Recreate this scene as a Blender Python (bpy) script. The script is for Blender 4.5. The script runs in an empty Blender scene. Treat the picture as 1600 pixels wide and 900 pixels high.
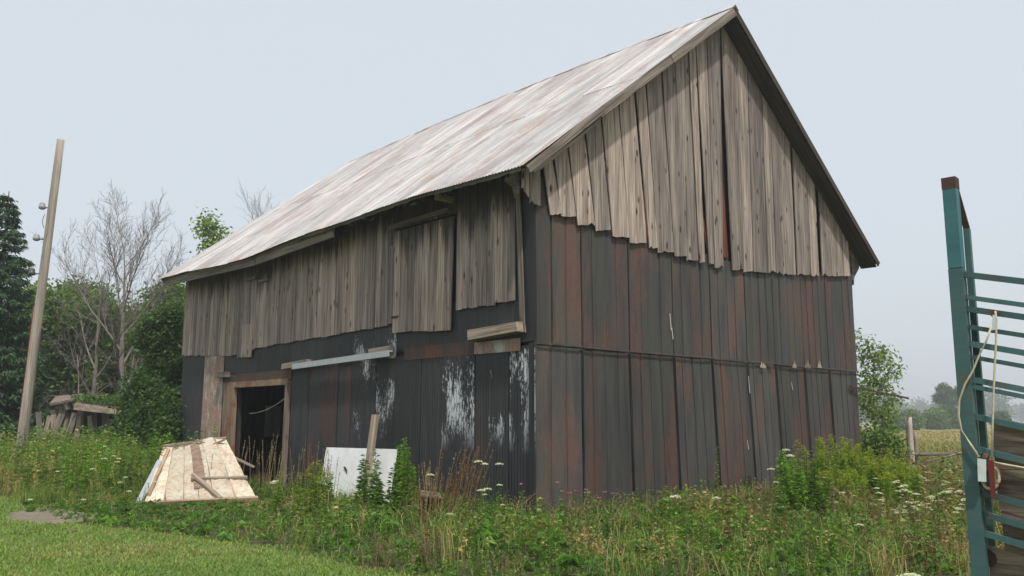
import bpy, math, random
import numpy as np
from mathutils import Vector, Matrix
rad = math.radians
# ------------------------------------------------------------------ camera, sky, sun, exposure
S = bpy.context.scene
FPX, PITCH, ROLL, YAW = 1336.6, .1523, .0024, .7425
CAM = np.array([-9.68, -9.99, 1.6])
cF = np.array([math.sin(YAW)*math.cos(PITCH), math.cos(YAW)*math.cos(PITCH), math.sin(PITCH)])
cR = np.array([math.cos(YAW), -math.sin(YAW), 0.]); cU = np.cross(cR, cF)
cR, cU = math.cos(ROLL)*cR+math.sin(ROLL)*cU, -math.sin(ROLL)*cR+math.cos(ROLL)*cU
cd = bpy.data.cameras.new('camera'); co = bpy.data.objects.new('camera', cd); S.collection.objects.link(co)
cd.sensor_width = 36; cd.lens = FPX/1600*36; cd.clip_start = .05; cd.clip_end = 6000
M = Matrix(((cR[0], cU[0], -cF[0], CAM[0]), (cR[1], cU[1], -cF[1], CAM[1]), (cR[2], cU[2], -cF[2], CAM[2]), (0, 0, 0, 1)))
co.matrix_world = M; S.camera = co
S.render.resolution_x, S.render.resolution_y = 1024, 576
SUN_EL, SUN_AZ = rad(58), rad(180+24)      # azimuth from +Y clockwise: behind the camera, over its right shoulder
sv = Vector((math.sin(SUN_AZ)*math.cos(SUN_EL), math.cos(SUN_AZ)*math.cos(SUN_EL), math.sin(SUN_EL)))
W_ = bpy.data.worlds.new('World'); S.world = W_; W_.use_nodes = True
nt = W_.node_tree; bg = nt.nodes['Background']
sky = nt.nodes.new('ShaderNodeTexSky'); sky.sky_type = 'NISHITA'; sky.sun_disc = False
sky.sun_elevation = SUN_EL; sky.sun_rotation = SUN_AZ
sky.air_density = 1.0; sky.dust_density = 6.0; sky.ozone_density = 1.0
hz = nt.nodes.new('ShaderNodeMix'); hz.data_type = 'RGBA'; hz.inputs[0].default_value = .75
nt.links.new(sky.outputs[0], hz.inputs[6]); hz.inputs[7].default_value = (6.3, 6.82, 7.22, 1)
nt.links.new(hz.outputs[2], bg.inputs[0]); bg.inputs[1].default_value = .095
sl = bpy.data.lights.new('sun', 'SUN'); so = bpy.data.objects.new('sun', sl); S.collection.objects.link(so)
sl.energy = 2.6; sl.angle = rad(2.5); sl.color = (1, .96, .90)
so.rotation_euler = sv.to_track_quat('Z', 'Y').to_euler(); so.location = (-20, -40, 60)
S.view_settings.view_transform = 'Standard'; S.view_settings.look = 'None'
S.view_settings.gamma = 1; S.view_settings.exposure = .5; S.view_settings.use_curve_mapping = False

# ------------------------------------------------------------------ helpers
def ray(x, y): return cF+cR*(x-800)/FPX+cU*(450-y)/FPX
def on_gable(x, y, Y=0.): d = ray(x, y); q = CAM+d*(Y-CAM[1])/d[1]; return float(q[0]), float(q[2])
def on_left(x, y, X=0.): d = ray(x, y); q = CAM+d*(X-CAM[0])/d[0]; return float(q[1]), float(q[2])
def on_ground(x, y, z=0.): d = ray(x, y); return CAM+d*(z-CAM[2])/d[2]
def at(x, y, D): return CAM+ray(x, y)*D
def foot(x, D):                                     # ground point below pixel column x (at the horizon) at depth D
    q = at(x, 664, D); return np.array([q[0], q[1], 0.])
COL = S.collection
rng = np.random.default_rng(7); random.seed(7)
U = lambda a, b: float(rng.uniform(a, b))

def tag(o, label=None, cat=None, group=None, kind=None):
    if label: o['label'] = label
    if cat: o['category'] = cat
    if group: o['group'] = group
    if kind: o['kind'] = kind
    return o
def empty(name, loc=(0, 0, 0), rz=0):
    o = bpy.data.objects.new(name, None); COL.objects.link(o); o.location = loc; o.rotation_euler = (0, 0, rz)
    o.empty_display_size = .1; return o
def link(name, me, mat, parent=None, loc=None, mw=None):
    if mat and not me.materials: me.materials.append(mat)
    o = bpy.data.objects.new(name, me); COL.objects.link(o)
    if mw is not None: o.matrix_local = mw
    if loc is not None: o.location = loc
    if parent: o.parent = parent
    return o
def mk(name, verts, faces, mat, parent=None, loc=None, smooth=False, mw=None):
    me = bpy.data.meshes.new(name); me.from_pydata([tuple(map(float, v)) for v in verts], [], faces)
    if smooth: me.polygons.foreach_set('use_smooth', [True]*len(me.polygons))
    me.update(); return link(name, me, mat, parent, loc, mw)
def fast(name, V, T, C, mat, parent=None, loc=None, smooth=False):   # triangles from arrays, colour per vertex
    me = bpy.data.meshes.new(name); V = np.asarray(V, np.float32); T = np.asarray(T, np.int32)
    me.vertices.add(len(V)); me.vertices.foreach_set('co', V.ravel())
    me.loops.add(T.size); me.loops.foreach_set('vertex_index', T.ravel())
    me.polygons.add(len(T)); me.polygons.foreach_set('loop_start', np.arange(0, T.size, 3, dtype=np.int32))
    me.polygons.foreach_set('loop_total', np.full(len(T), 3, np.int32))
    if smooth: me.polygons.foreach_set('use_smooth', np.ones(len(T), bool))
    if C is not None:
        a = me.color_attributes.new('col', 'FLOAT_COLOR', 'POINT')
        a.data.foreach_set('color', np.concatenate([np.asarray(C, np.float32), np.ones((len(V), 1), np.float32)], 1).ravel())
    me.update(calc_edges=True); me.validate(); return link(name, me, mat, parent, loc)
BOXF = [(0, 3, 2, 1), (4, 5, 6, 7), (0, 1, 5, 4), (1, 2, 6, 5), (2, 3, 7, 6), (3, 0, 4, 7)]
def boxv(x0, x1, y0, y1, z0, z1):
    return [(x0, y0, z0), (x1, y0, z0), (x1, y1, z0), (x0, y1, z0), (x0, y0, z1), (x1, y0, z1), (x1, y1, z1), (x0, y1, z1)]
def box(name, x0, x1, y0, y1, z0, z1, mat, parent=None): return mk(name, boxv(x0, x1, y0, y1, z0, z1), BOXF, mat, parent)
class MB:
    def __init__(s): s.v = []; s.f = []
    def add(s, v, f): n = len(s.v); s.v += list(v); s.f += [tuple(i+n for i in q) for q in f]; return s
    def box(s, *a): return s.add(boxv(*a), BOXF)
    def tube(s, pts, r, n=6, cap=True):
        pts = [np.asarray(p, float) for p in pts]; r = [r]*len(pts) if np.isscalar(r) else r; b = len(s.v)
        for i, p in enumerate(pts):
            t = pts[min(i+1, len(pts)-1)]-pts[max(i-1, 0)]; t = t/(np.linalg.norm(t)+1e-9)
            a = np.cross(t, (0, 0, 1.) if abs(t[2]) < .9 else (1., 0, 0)); a /= np.linalg.norm(a); c = np.cross(t, a)
            for k in range(n):
                an = 2*math.pi*k/n; s.v.append(p+r[i]*(a*math.cos(an)+c*math.sin(an)))
        for i in range(len(pts)-1):
            for k in range(n): s.f.append((b+i*n+k, b+i*n+(k+1) % n, b+(i+1)*n+(k+1) % n, b+(i+1)*n+k))
        if cap: s.f.append(tuple(b+k for k in range(n))[::-1]); s.f.append(tuple(b+(len(pts)-1)*n+k for k in range(n)))
        return s
    def build(s, name, mat, parent=None, smooth=False, loc=None): return mk(name, s.v, s.f, mat, parent, loc, smooth)
def beam(name, p0, p1, w, h, mat, parent=None, up=(0, 0, 1), rough=.0):   # timber along local X, slightly uneven ends
    p0, p1 = Vector(p0), Vector(p1); x = (p1-p0); Ln = x.length; x.normalize()
    y = Vector(up).cross(x); y.normalize(); z = x.cross(y)
    n = max(2, int(Ln/.5)+1); v = []; f = []
    for i in range(n):
        t = i/(n-1)*Ln-Ln/2
        for (a, b) in ((-1, -1), (1, -1), (1, 1), (-1, 1)):
            v.append((t+(U(-1, 1)*rough*3 if i in (0, n-1) else 0), a*w/2+U(-1, 1)*rough, b*h/2+U(-1, 1)*rough))
    for i in range(n-1):
        for k in range(4): f.append((4*i+k, 4*i+(k+1) % 4, 4*i+4+(k+1) % 4, 4*i+4+k))
    f += [(3, 2, 1, 0), tuple(4*(n-1)+k for k in range(4))]
    f = [q[::-1] for q in f]
    c = (p0+p1)/2; mw = Matrix(((x.x, y.x, z.x, c.x), (x.y, y.y, z.y, c.y), (x.z, y.z, z.z, c.z), (0, 0, 0, 1)))
    return mk(name, v, f, mat, parent, mw=mw)

# ------------------------------------------------------------------ materials
class NT:
    def __init__(s, name):
        s.m = bpy.data.materials.new(name); s.m.use_nodes = True; s.t = s.m.node_tree; s.p = s.t.nodes['Principled BSDF']
        s.p.inputs['Specular IOR Level'].default_value = .25
    def n(s, ty, **kw):
        o = s.t.nodes.new('ShaderNode'+ty)
        for k, v in kw.items(): setattr(o, k, v)
        return o
    def l(s, a, b): s.t.links.new(a, b)
    def coord(s, scale, world=False, rand=True, which='Object'):
        if world: c = s.n('NewGeometry').outputs['Position']
        else: c = s.n('TexCoord').outputs[which]
        m = s.n('Mapping'); s.l(c, m.inputs[0]); m.inputs[3].default_value = scale
        if rand:
            oi = s.n('ObjectInfo'); mu = s.n('Math', operation='MULTIPLY'); s.l(oi.outputs['Random'], mu.inputs[0]); mu.inputs[1].default_value = 57.
            s.l(mu.outputs[0], m.inputs[1])
        return m.outputs[0]
    def noise(s, vec, scale=1., detail=4., rough=.55, dist=0.):
        o = s.n('TexNoise'); s.l(vec, o.inputs['Vector']); o.inputs['Scale'].default_value = scale
        o.inputs['Detail'].default_value = detail; o.inputs['Roughness'].default_value = rough; o.inputs['Distortion'].default_value = dist
        return o.outputs[0]
    def ramp(s, fac, stops):
        o = s.n('ValToRGB'); s.l(fac, o.inputs[0]); e = o.color_ramp.elements
        while len(e) < len(stops): e.new(.5)
        for q, (p, c) in zip(e, stops):
            q.position = p; q.color = (c, c, c, 1) if np.isscalar(c) else (*c, 1)
        return o.outputs[0]
    def mix(s, fac, a, b, mode='MIX'):
        o = s.n('Mix', data_type='RGBA', blend_type=mode)
        for i, v in ((0, fac), (6, a), (7, b)):
            if hasattr(v, 'is_linked'): s.l(v, o.inputs[i])
            else: o.inputs[i].default_value = v if i == 0 else (*v, 1)
        return o.outputs[2]
    def math(s, op, a, b=0., clamp=False):
        o = s.n('Math', operation=op, use_clamp=clamp)
        for i, v in ((0, a), (1, b)):
            if hasattr(v, 'is_linked'): s.l(v, o.inputs[i])
            else: o.inputs[i].default_value = v
        return o.outputs[0]
    def sep(s, v): o = s.n('SeparateXYZ'); s.l(v, o.inputs[0]); return o.outputs
    def rnd(s): return s.n('ObjectInfo').outputs['Random']
    def bump(s, h, strength=.4, dist=.01):
        o = s.n('Bump'); o.inputs['Strength'].default_value = strength; o.inputs['Distance'].default_value = dist
        s.l(h, o.inputs['Height']); s.l(o.outputs[0], s.p.inputs['Normal'])
    def out(s, col, rough=.85, metal=0.):
        if hasattr(col, 'is_linked'): s.l(col, s.p.inputs['Base Color'])
        else: s.p.inputs['Base Color'].default_value = (*col, 1)
        if hasattr(rough, 'is_linked'): s.l(rough, s.p.inputs['Roughness'])
        else: s.p.inputs['Roughness'].default_value = rough
        s.p.inputs['Metallic'].default_value = metal; return s.m

def wood(name, axis, dark, mid, lite, knots=.5, stain=None, stain_col=(.02, .018, .016), wear=None):
    """weathered timber; axis = the grain's axis"""
    k = NT(name); sc = [34., 34., 34.]; sc[axis] = .9; g = k.coord(sc)
    grain = k.noise(g, 1., 6, .62, .35)
    sc2 = [7., 7., 7.]; sc2[axis] = .5; broad = k.noise(k.coord(sc2), 1., 3, .5, .2)
    col = k.ramp(grain, [(.30, dark), (.48, mid), (.70, lite)])
    tint = k.ramp(broad, [(.3, (.62, .60, .60)), (.7, (1.18, 1.14, 1.08))]); col = k.mix(1., col, tint, 'MULTIPLY')
    ob = k.ramp(k.rnd(), [(0, (.62, .61, .61)), (.35, (.92, .90, .87)), (.7, (1.08, 1.04, 1.0)), (1, (1.34, 1.27, 1.2))])
    col = k.mix(1., col, ob, 'MULTIPLY')
    if knots:
        v = k.n('TexVoronoi', feature='F1'); sv_ = [5.2, 5.2, 5.2]; sv_[axis] = 1.9; k.l(k.coord(sv_), v.inputs['Vector']); v.inputs['Scale'].default_value = 1.
        kn = k.ramp(v.outputs['Distance'], [(.08, 1.), (.19, 0.)]); col = k.mix(k.math('MULTIPLY', kn, knots), col, (.035, .024, .018))
    # fine drying cracks along the grain
    sc3 = [70., 70., 70.]; sc3[axis] = .7; cr = k.ramp(k.noise(k.coord(sc3), 1., 2, .5), [(.30, 1.), (.37, 0.)]); col = k.mix(k.math('MULTIPLY', cr, .8), col, (.03, .026, .022)); rs_ = k.noise(k.coord(sc2), 2.3, 5, .7); col = k.mix(k.ramp(rs_, [(.60, 0.), (.72, .35)]), col, (.16, .09, .06))
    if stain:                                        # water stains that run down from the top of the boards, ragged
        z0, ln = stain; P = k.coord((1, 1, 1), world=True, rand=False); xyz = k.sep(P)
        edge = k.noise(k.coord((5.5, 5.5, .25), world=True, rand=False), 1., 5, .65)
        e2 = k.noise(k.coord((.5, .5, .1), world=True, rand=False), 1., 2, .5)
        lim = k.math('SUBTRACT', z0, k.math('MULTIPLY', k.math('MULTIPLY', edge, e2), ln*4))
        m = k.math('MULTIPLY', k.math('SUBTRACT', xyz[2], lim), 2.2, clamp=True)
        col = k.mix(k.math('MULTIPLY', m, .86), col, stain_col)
    if wear: col = k.mix(k.ramp(k.noise(k.coord((3, 3, 3)), 1., 5, .6), [(.5, 0.), (.62, 1.)]), col, wear)
    k.bump(grain, .55, .006); return k.out(col, .9)

GREY = ((.085, .075, .066), (.20, .178, .158), (.31, .278, .248))
M_GB = wood('gable_board_wood', 2, (.09, .077, .071), (.27, .236, .219), (.43, .385, .36), 1.)
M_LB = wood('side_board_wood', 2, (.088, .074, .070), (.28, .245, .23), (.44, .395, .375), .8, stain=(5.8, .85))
M_BX = wood('weathered_timber', 0, *GREY, .5)
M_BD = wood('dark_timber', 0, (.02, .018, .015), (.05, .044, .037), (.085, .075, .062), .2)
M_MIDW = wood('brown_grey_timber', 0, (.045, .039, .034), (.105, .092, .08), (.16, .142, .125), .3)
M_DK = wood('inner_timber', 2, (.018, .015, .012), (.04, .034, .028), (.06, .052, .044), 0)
M_PALE = wood('pale_timber', 0, (.16, .13, .10), (.33, .285, .235), (.46, .41, .35), .5)
M_JAMB = wood('jamb_timber', 0, (.10, .075, .055), (.24, .18, .135), (.35, .28, .22), .5, wear=(.20, .09, .055))
M_POLE = wood('pole_timber', 0, (.20, .182, .168), (.335, .31, .29), (.44, .415, .39), .1)
M_RED = wood('red_painted_wood', 2, (.07, .022, .015), (.15, .042, .025), (.22, .09, .04), .3)

def metal(name, base, alt, rust, rust_amt, flake=None, flake_amt=0., rough=.6, vgreen=None, rust_scale=(1.6, 1.6, .42), fine=1.):
    """painted sheet steel with streaky rust and, on some sheets, flaked paint"""
    k = NT(name); g = k.noise(k.coord((9, 9, .7), rand=True), 1., 5, .6, .2)
    gf = k.noise(k.coord((34, 34, 1.3), rand=True), 1., 5, .7, .15); col = k.mix(k.ramp(k.math('ADD', k.math('MULTIPLY', g, .6), k.math('MULTIPLY', gf, .4)), [(.38, 0.), (.62, 1.)]), base, alt)
    r1 = k.noise(k.coord(rust_scale), 1., 6, .62, .3); r2 = k.noise(k.coord((40, 40, 9)), 1., 4, .7)
    rr = k.math('ADD', r1, k.math('MULTIPLY', k.math('SUBTRACT', r2, .5), .22*fine))
    lo = .72-rust_amt*.42; rm = k.ramp(rr, [(lo, 0.), (lo+.13, 1.)])
    rc = k.ramp(r2, [(.3, tuple(c*.6 for c in rust)), (.7, rust)]); sp = k.noise(k.coord((75, 75, 38)), 1., 4, .75); rm = k.math('MULTIPLY', rm, k.ramp(sp, [(.36, .25), (.58, 1.)])); col = k.mix(k.math('MULTIPLY', rm, .88), col, rc)
    if vgreen: col = k.mix(k.ramp(k.noise(k.coord((2.1, 2.1, .5)), 1., 3, .5), [(.5, 0.), (.68, .6)]), col, vgreen)
    if flake:
        f1 = k.noise(k.coord((1.9, 1.9, .75)), 1., 2, .4); f2 = k.noise(k.coord((34, 34, 9)), 1., 6, .75)
        fm = k.ramp(k.math('ADD', k.math('MULTIPLY', f1, .72), k.math('MULTIPLY', f2, .66)), [(.80-flake_amt*.3, 0.), (.83-flake_amt*.3, 1.)]); wz = k.sep(k.coord((1, 1, 1), world=True, rand=False))[2]; fm = k.math('MULTIPLY', fm, k.ramp(k.math('MULTIPLY', wz, .25), [(.26, 0.), (.42, 1.)]))
        col = k.mix(fm, col, flake)
    ob = k.ramp(k.rnd(), [(0, .78), (1, 1.2)]); col = k.mix(1., col, ob, 'MULTIPLY')
    k.bump(r2, .15, .004); return k.out(col, rough)
M_GM = metal('gable_painted_steel', (.037, .037, .037), (.068, .065, .061), (.155, .074, .054), .55, vgreen=(.066, .066, .050), rough=.62)
M_SEAM = metal('dark_seam_steel', (.026, .027, .029), (.04, .04, .042), (.08, .045, .035), .25)
M_LM = metal('black_painted_steel', (.025, .026, .028), (.040, .041, .043), (.085, .05, .038), .25, rough=.55)
M_LR = metal('rusting_black_steel', (.032, .033, .037), (.05, .05, .052), (.11, .06, .048), .55, rough=.65)
M_LF = metal('flaking_black_steel', (.024, .025, .028), (.038, .039, .042), (.08, .05, .04), .15, flake=(.46, .48, .50), flake_amt=.38, rough=.55)
M_LF2 = metal('lightly_flaking_black_steel', (.024, .025, .028), (.04, .041, .043), (.10, .05, .035), .25, flake=(.42, .44, .46), flake_amt=.06, rough=.55)
M_GALV = metal('rusty_galvanised_steel', (.42, .41, .37), (.28, .265, .235), (.24, .088, .05), .86, rough=.6, rust_scale=(2.2, 2.2, 1.1), fine=1.8)
M_RUST = metal('orange_rusted_steel', (.06, .05, .045), (.09, .065, .05), (.19, .085, .055), .62, rough=.8)
M_RAIL = metal('galvanised_rail', (.42, .45, .47), (.33, .36, .38), (.25, .15, .09), .15, rough=.45)
M_TEAL = metal('teal_painted_tube', (.045, .098, .10), (.06, .12, .118), (.15, .07, .045), .36, rough=.5, rust_scale=(8, 8, 4.), fine=2.2)
M_BLUE = metal('blue_teal_tube', (.03, .10, .12), (.045, .13, .14), (.15, .07, .05), .2, rough=.45, rust_scale=(7, 7, 3.))
M_IRON = metal('rusty_iron', (.05, .035, .03), (.09, .05, .04), (.18, .07, .04), .5, rough=.8)

def roof_mat():
    k = NT('galvanised_roof_steel'); P = k.coord((1, 1, 1), world=True, rand=False)
    st = k.noise(k.coord((.22, 9., .22), world=True, rand=False), 1., 5, .65, .25)
    st2 = k.noise(k.coord((.5, 2.2, .5), world=True, rand=False), 1., 4, .6, .3)
    col = k.ramp(st, [(.30, (.33, .325, .325)), (.46, (.47, .46, .455)), (.62, (.59, .58, .57))])
    col = k.mix(k.ramp(st2, [(.42, 0.), (.62, .8)]), col, (.33, .32, .325))
    rs = k.noise(k.coord((.33, 3.4, .33), world=True, rand=False), 1., 6, .65, .4)
    col = k.mix(k.ramp(rs, [(.52, 0.), (.64, .75)]), col, (.36, .255, .215))
    rs2 = k.noise(k.coord((1.2, 14, 1.2), world=True, rand=False), 1., 5, .7, .2)
    col = k.mix(k.ramp(rs2, [(.62, 0.), (.72, .6)]), col, (.30, .16, .10))
    bl = k.noise(k.coord((.9, 1.3, .9), world=True, rand=False), 1., 7, .72, .5); b2 = k.noise(k.coord((11, 26, 11), world=True, rand=False), 1., 4, .7)
    col = k.mix(k.ramp(k.math('ADD', bl, k.math('MULTIPLY', k.math('SUBTRACT', b2, .5), .35)), [(.51, 0.), (.63, .6)]), col, (.30, .21, .175))
    col = k.mix(k.ramp(b2, [(.28, .6), (.44, 0.)]), col, (.24, .23, .225))
    col = k.mix(1., col, k.ramp(k.rnd(), [(0, .78), (1, 1.12)]), 'MULTIPLY')
    k.bump(st, .1, .004); return k.out(col, .55, .0)
M_ROOF = roof_mat()

def plain(name, c, c2=None, scale=6., rough=.8, stretch=(1, 1, 1), bump=.2):
    k = NT(name); n = k.noise(k.coord(tuple(scale*s for s in stretch)), 1., 5, .6)
    k.bump(n, bump, .01); return k.out(k.mix(k.ramp(n, [(.35, 0.), (.65, 1.)]), c, c2 or tuple(x*.7 for x in c)), rough)
M_MOSS = plain('mossy_edge', (.07, .085, .035), (.13, .12, .09), 9.)
kc = NT('cream_panel_skin'); nA = kc.noise(kc.coord((2.2, 2.2, 2.2), world=True), 1., 6, .65); nB = kc.noise(kc.coord((12, 12, 12), world=True), 1., 6, .7, .4)
cc = kc.mix(kc.ramp(nA, [(.4, 0.), (.62, 1.)]), (.60, .55, .44), (.52, .41, .31)); cc = kc.mix(kc.ramp(nB, [(.50, 0.), (.66, .8)]), cc, (.27, .22, .155)); cc = kc.mix(1., cc, kc.ramp(kc.rnd(), [(0, .82), (1, 1.12)]), 'MULTIPLY')
kc.bump(nB, .4, .02); M_CREAM = kc.out(cc, .75)
M_WHITE = plain('white_board_paint', (.82, .83, .83), (.70, .70, .70), 3., .5, bump=.08)
M_ROPE = plain('pale_rope', (.55, .50, .36), (.42, .38, .27), 40.)
M_REDP = plain('red_paint', (.16, .025, .03), (.10, .03, .03), 20., .5)
M_WHITEP = plain('white_plastic', (.62, .66, .64), (.5, .53, .52), 14., .45)
M_INSUL = plain('glazed_insulator', (.34, .34, .36), (.24, .24, .26), 10., .3)
M_INSULD = plain('dark_insulator', (.06, .06, .07), (.1, .1, .1), 10., .3)
M_PLANK = wood('chute_plank_wood', 1, (.07, .058, .05), (.16, .135, .115), (.24, .205, .175), .4)
M_SLAB = plain('bare_dirt_slab', (.15, .118, .09), (.21, .17, .135), 5.)
M_BARK = plain('grey_bark', (.22, .20, .175), (.13, .115, .10), 5., .9, (4, 4, 1), .5)
M_TWIG = plain('dead_twig_bark', (.235, .205, .18), (.15, .13, .115), 8., .9)
M_BARKD = plain('dark_bark', (.07, .055, .042), (.045, .036, .028), 6., .9, (4, 4, 1), .5)

kp = NT('dirty_glass'); kp.p.inputs['Transmission Weight'].default_value = .55; kp.bump(kp.noise(kp.coord((20, 20, 20)), 1.), .3, .01); M_PANE = kp.out((.10, .11, .09), .5)
def leafmat(name, trans=.42, gloss=.5):
    k = NT(name); a = k.n('Attribute', attribute_name='col'); k.l(a.outputs['Color'], k.p.inputs['Base Color']); k.p.inputs['Roughness'].default_value = gloss
    k.p.inputs['Specular IOR Level'].default_value = .3
    t = k.n('BsdfTranslucent'); c = k.mix(1., a.outputs['Color'], (1.25, 1.3, .6), 'MULTIPLY'); k.l(c, t.inputs[0])
    ms = k.n('MixShader'); ms.inputs[0].default_value = trans; k.l(k.p.outputs[0], ms.inputs[1]); k.l(t.outputs[0], ms.inputs[2])
    k.l(ms.outputs[0], k.t.nodes['Material Output'].inputs['Surface']); return k.m
M_LEAF = leafmat('foliage'); M_NEEDLE = leafmat('needles', .15, .6); M_GRASS = leafmat('grass_blades', .3, .6)

def ground_mat(name, a, b, c, s=.5):
    k = NT(name); n = k.noise(k.coord((s, s, s), world=True, rand=False), 1., 6, .6); f = k.noise(k.coord((9, 9, 9), world=True, rand=False), 1., 6, .7)
    col = k.mix(k.ramp(n, [(.35, 0.), (.65, 1.)]), a, b); col = k.mix(k.ramp(f, [(.4, 0.), (.7, .8)]), col, c)
    k.bump(f, .7, .04); return k.out(col, .95)
M_LAWN = ground_mat('lawn_turf', (.11, .155, .035), (.14, .165, .05), (.075, .10, .025))
M_FIELD = ground_mat('field_turf', (.28, .24, .10), (.20, .21, .075), (.15, .15, .055), .08)
M_SOIL = ground_mat('weedy_soil', (.055, .06, .025), (.08, .07, .035), (.035, .04, .018))
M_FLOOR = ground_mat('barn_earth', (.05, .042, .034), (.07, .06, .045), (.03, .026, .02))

# ------------------------------------------------------------------ ground
def sheet(name, pts, z, mat):
    o = mk(name, [(x, y, z) for x, y in pts], [tuple(range(len(pts)))], mat); return tag(o, kind='structure')
g = sheet('ground', [(-2000, -2000), (3000, -2000), (3000, 3000), (-2000, 3000)], -.008, M_FIELD)
lawn_b = [(-5.0, 40.), (-5.0, 11.5), (-5.3, 8), (-5.5, 6.), (-5.5, 4.9), (-4.9, 2.6), (-4.4, .66), (-4.25, -2.5), (-3.9, -4.2), (-2.6, -5.8), (-.2, -6.6), (4., -7.), (9, -7.5), (15.5, -8.)]
sheet('lawn', [(-60, 40)]+lawn_b+[(15.5, -40), (-60, -40)], -.004, M_LAWN)
sheet('weed_bank', lawn_b[::-1]+[(-5, 60.), (16, 60.)], 0., M_SOIL)

# ------------------------------------------------------------------ barn
W, L, ZS, ORF, ORB, OE, HE, HR = 11.184, 14.493, 2.816, .462, .387, .682, 5.628, 10.462
SL = (HR-HE)/(W/2+OE)
barn = tag(empty('old_barn', (0, 0, 0)), 'tall weathered barn with grey boards above blackened steel sheeting and pale metal roof', 'barn')
def ztop(x): return HE+SL*(min(x, W-x)+OE)-.13
def sag(y, v):                                     # v = 0 at the eave, 1 at the ridge
    return (-.15*math.exp(-((y-9.8)/2.3)**2)+.06*math.exp(-((y-2.6)/1.6)**2))*(1-v)**1.5+.10*math.sin(math.pi*min(max(y/L, 0), 1))*v
# structure behind the cladding
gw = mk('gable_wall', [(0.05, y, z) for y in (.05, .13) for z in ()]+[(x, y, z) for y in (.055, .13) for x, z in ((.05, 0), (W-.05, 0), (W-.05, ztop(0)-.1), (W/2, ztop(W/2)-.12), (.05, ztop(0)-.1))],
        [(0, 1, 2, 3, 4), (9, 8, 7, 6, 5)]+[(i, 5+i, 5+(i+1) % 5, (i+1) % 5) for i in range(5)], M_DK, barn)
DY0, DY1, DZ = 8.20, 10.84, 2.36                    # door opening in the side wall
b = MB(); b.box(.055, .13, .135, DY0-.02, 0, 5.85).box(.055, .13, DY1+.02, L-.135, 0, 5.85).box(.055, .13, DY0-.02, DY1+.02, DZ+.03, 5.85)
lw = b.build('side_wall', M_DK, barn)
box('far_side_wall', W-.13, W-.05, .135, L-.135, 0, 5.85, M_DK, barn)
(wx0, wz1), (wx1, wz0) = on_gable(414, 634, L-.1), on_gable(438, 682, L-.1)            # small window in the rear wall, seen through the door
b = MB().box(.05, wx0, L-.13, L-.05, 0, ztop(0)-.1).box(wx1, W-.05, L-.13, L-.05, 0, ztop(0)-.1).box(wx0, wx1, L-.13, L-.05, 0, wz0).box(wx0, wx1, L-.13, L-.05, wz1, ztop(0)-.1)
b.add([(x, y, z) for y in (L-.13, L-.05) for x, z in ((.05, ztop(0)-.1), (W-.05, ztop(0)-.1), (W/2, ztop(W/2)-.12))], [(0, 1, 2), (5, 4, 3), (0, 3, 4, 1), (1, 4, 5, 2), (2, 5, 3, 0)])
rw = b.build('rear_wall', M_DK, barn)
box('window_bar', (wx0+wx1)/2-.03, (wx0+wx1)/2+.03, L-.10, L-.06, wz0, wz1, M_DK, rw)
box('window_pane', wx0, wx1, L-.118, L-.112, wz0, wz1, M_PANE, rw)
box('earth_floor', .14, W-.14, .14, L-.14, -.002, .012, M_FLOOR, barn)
for (x, y) in ((3.7, 5), (7.4, 5), (3.7, 10), (7.4, 10)): beam('inner_post', (x, y, .012), (x, y, 5.4), .22, .22, M_BD, barn, (1, 0, 0))
for y in (5, 10): beam('tie_beam', (.14, y, 5.5), (W-.14, y, 5.5), .2, .2, M_BD, barn)
beam('loft_beam', (3.7, .15, 2.75), (3.7, L-.15, 2.75), .2, .2, M_BD, barn)
box('hay_loft', .14, W-.14, .14, L-.14, 2.88, 2.94, M_BD, barn)

# --- gable boards
def gz(zx, zy): return 780+.3877*zx, 220+.3877*zy
BB = [(207, 250, 297, 172, 210, 630), (250, 310, 305, 217, 273, 590), (316, 388, 340, 276, 345, 550), (390, 450, 361, 347, 411, 500), (457, 525, 388, 413, 481, 460), (527, 597, 412, 483, 547, 420),
      (606, 640, 433, 553, 592, 380), (642, 704, 450, 594, 655, 340), (706, 756, 466, 657, 708, 300), (758, 802, 482, 710, 762, 270), (809, 828, 490, 765, 792, 240), (846, 866, 497, 794, 835, 200), (868, 904, 512, 837, 889, 170),
      (940, 984, 521, 895, None, 165), (986, 1022, 527), (1025, 1080, 530), (1084, 1114, 530), (1116, 1144, 535), (1146, 1195, 540), (1203, 1255, 541), (1258, 1290, 545), (1303, 1345, 545), (1347, 1388, 545), (1391, 1414, 545)]
def lean(px): return float(np.interp(px, [860, 930, 1000, 1080, 1130, 1180, 1330], [.16, .115, .085, .05, .028, .03, .058]))
def rakez(x): return HE+SL*(min(x, W-x)+OE)-.155
def board_edge(px, py, tx=None, ty=None):
    xb, zb = on_gable(px, py, -.07)
    if tx is None: xt, zt_ = on_gable(px-lean(px)*120, py-120, -.07)
    else: xt, zt_ = on_gable(tx, ty, -.07)
    kx = (xt-xb)/(zt_-zb); z = zb
    for _ in range(30): z = rakez(xb+kx*(z-zb))
    return xb, zb, xb+kx*(z-zb), z
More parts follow.
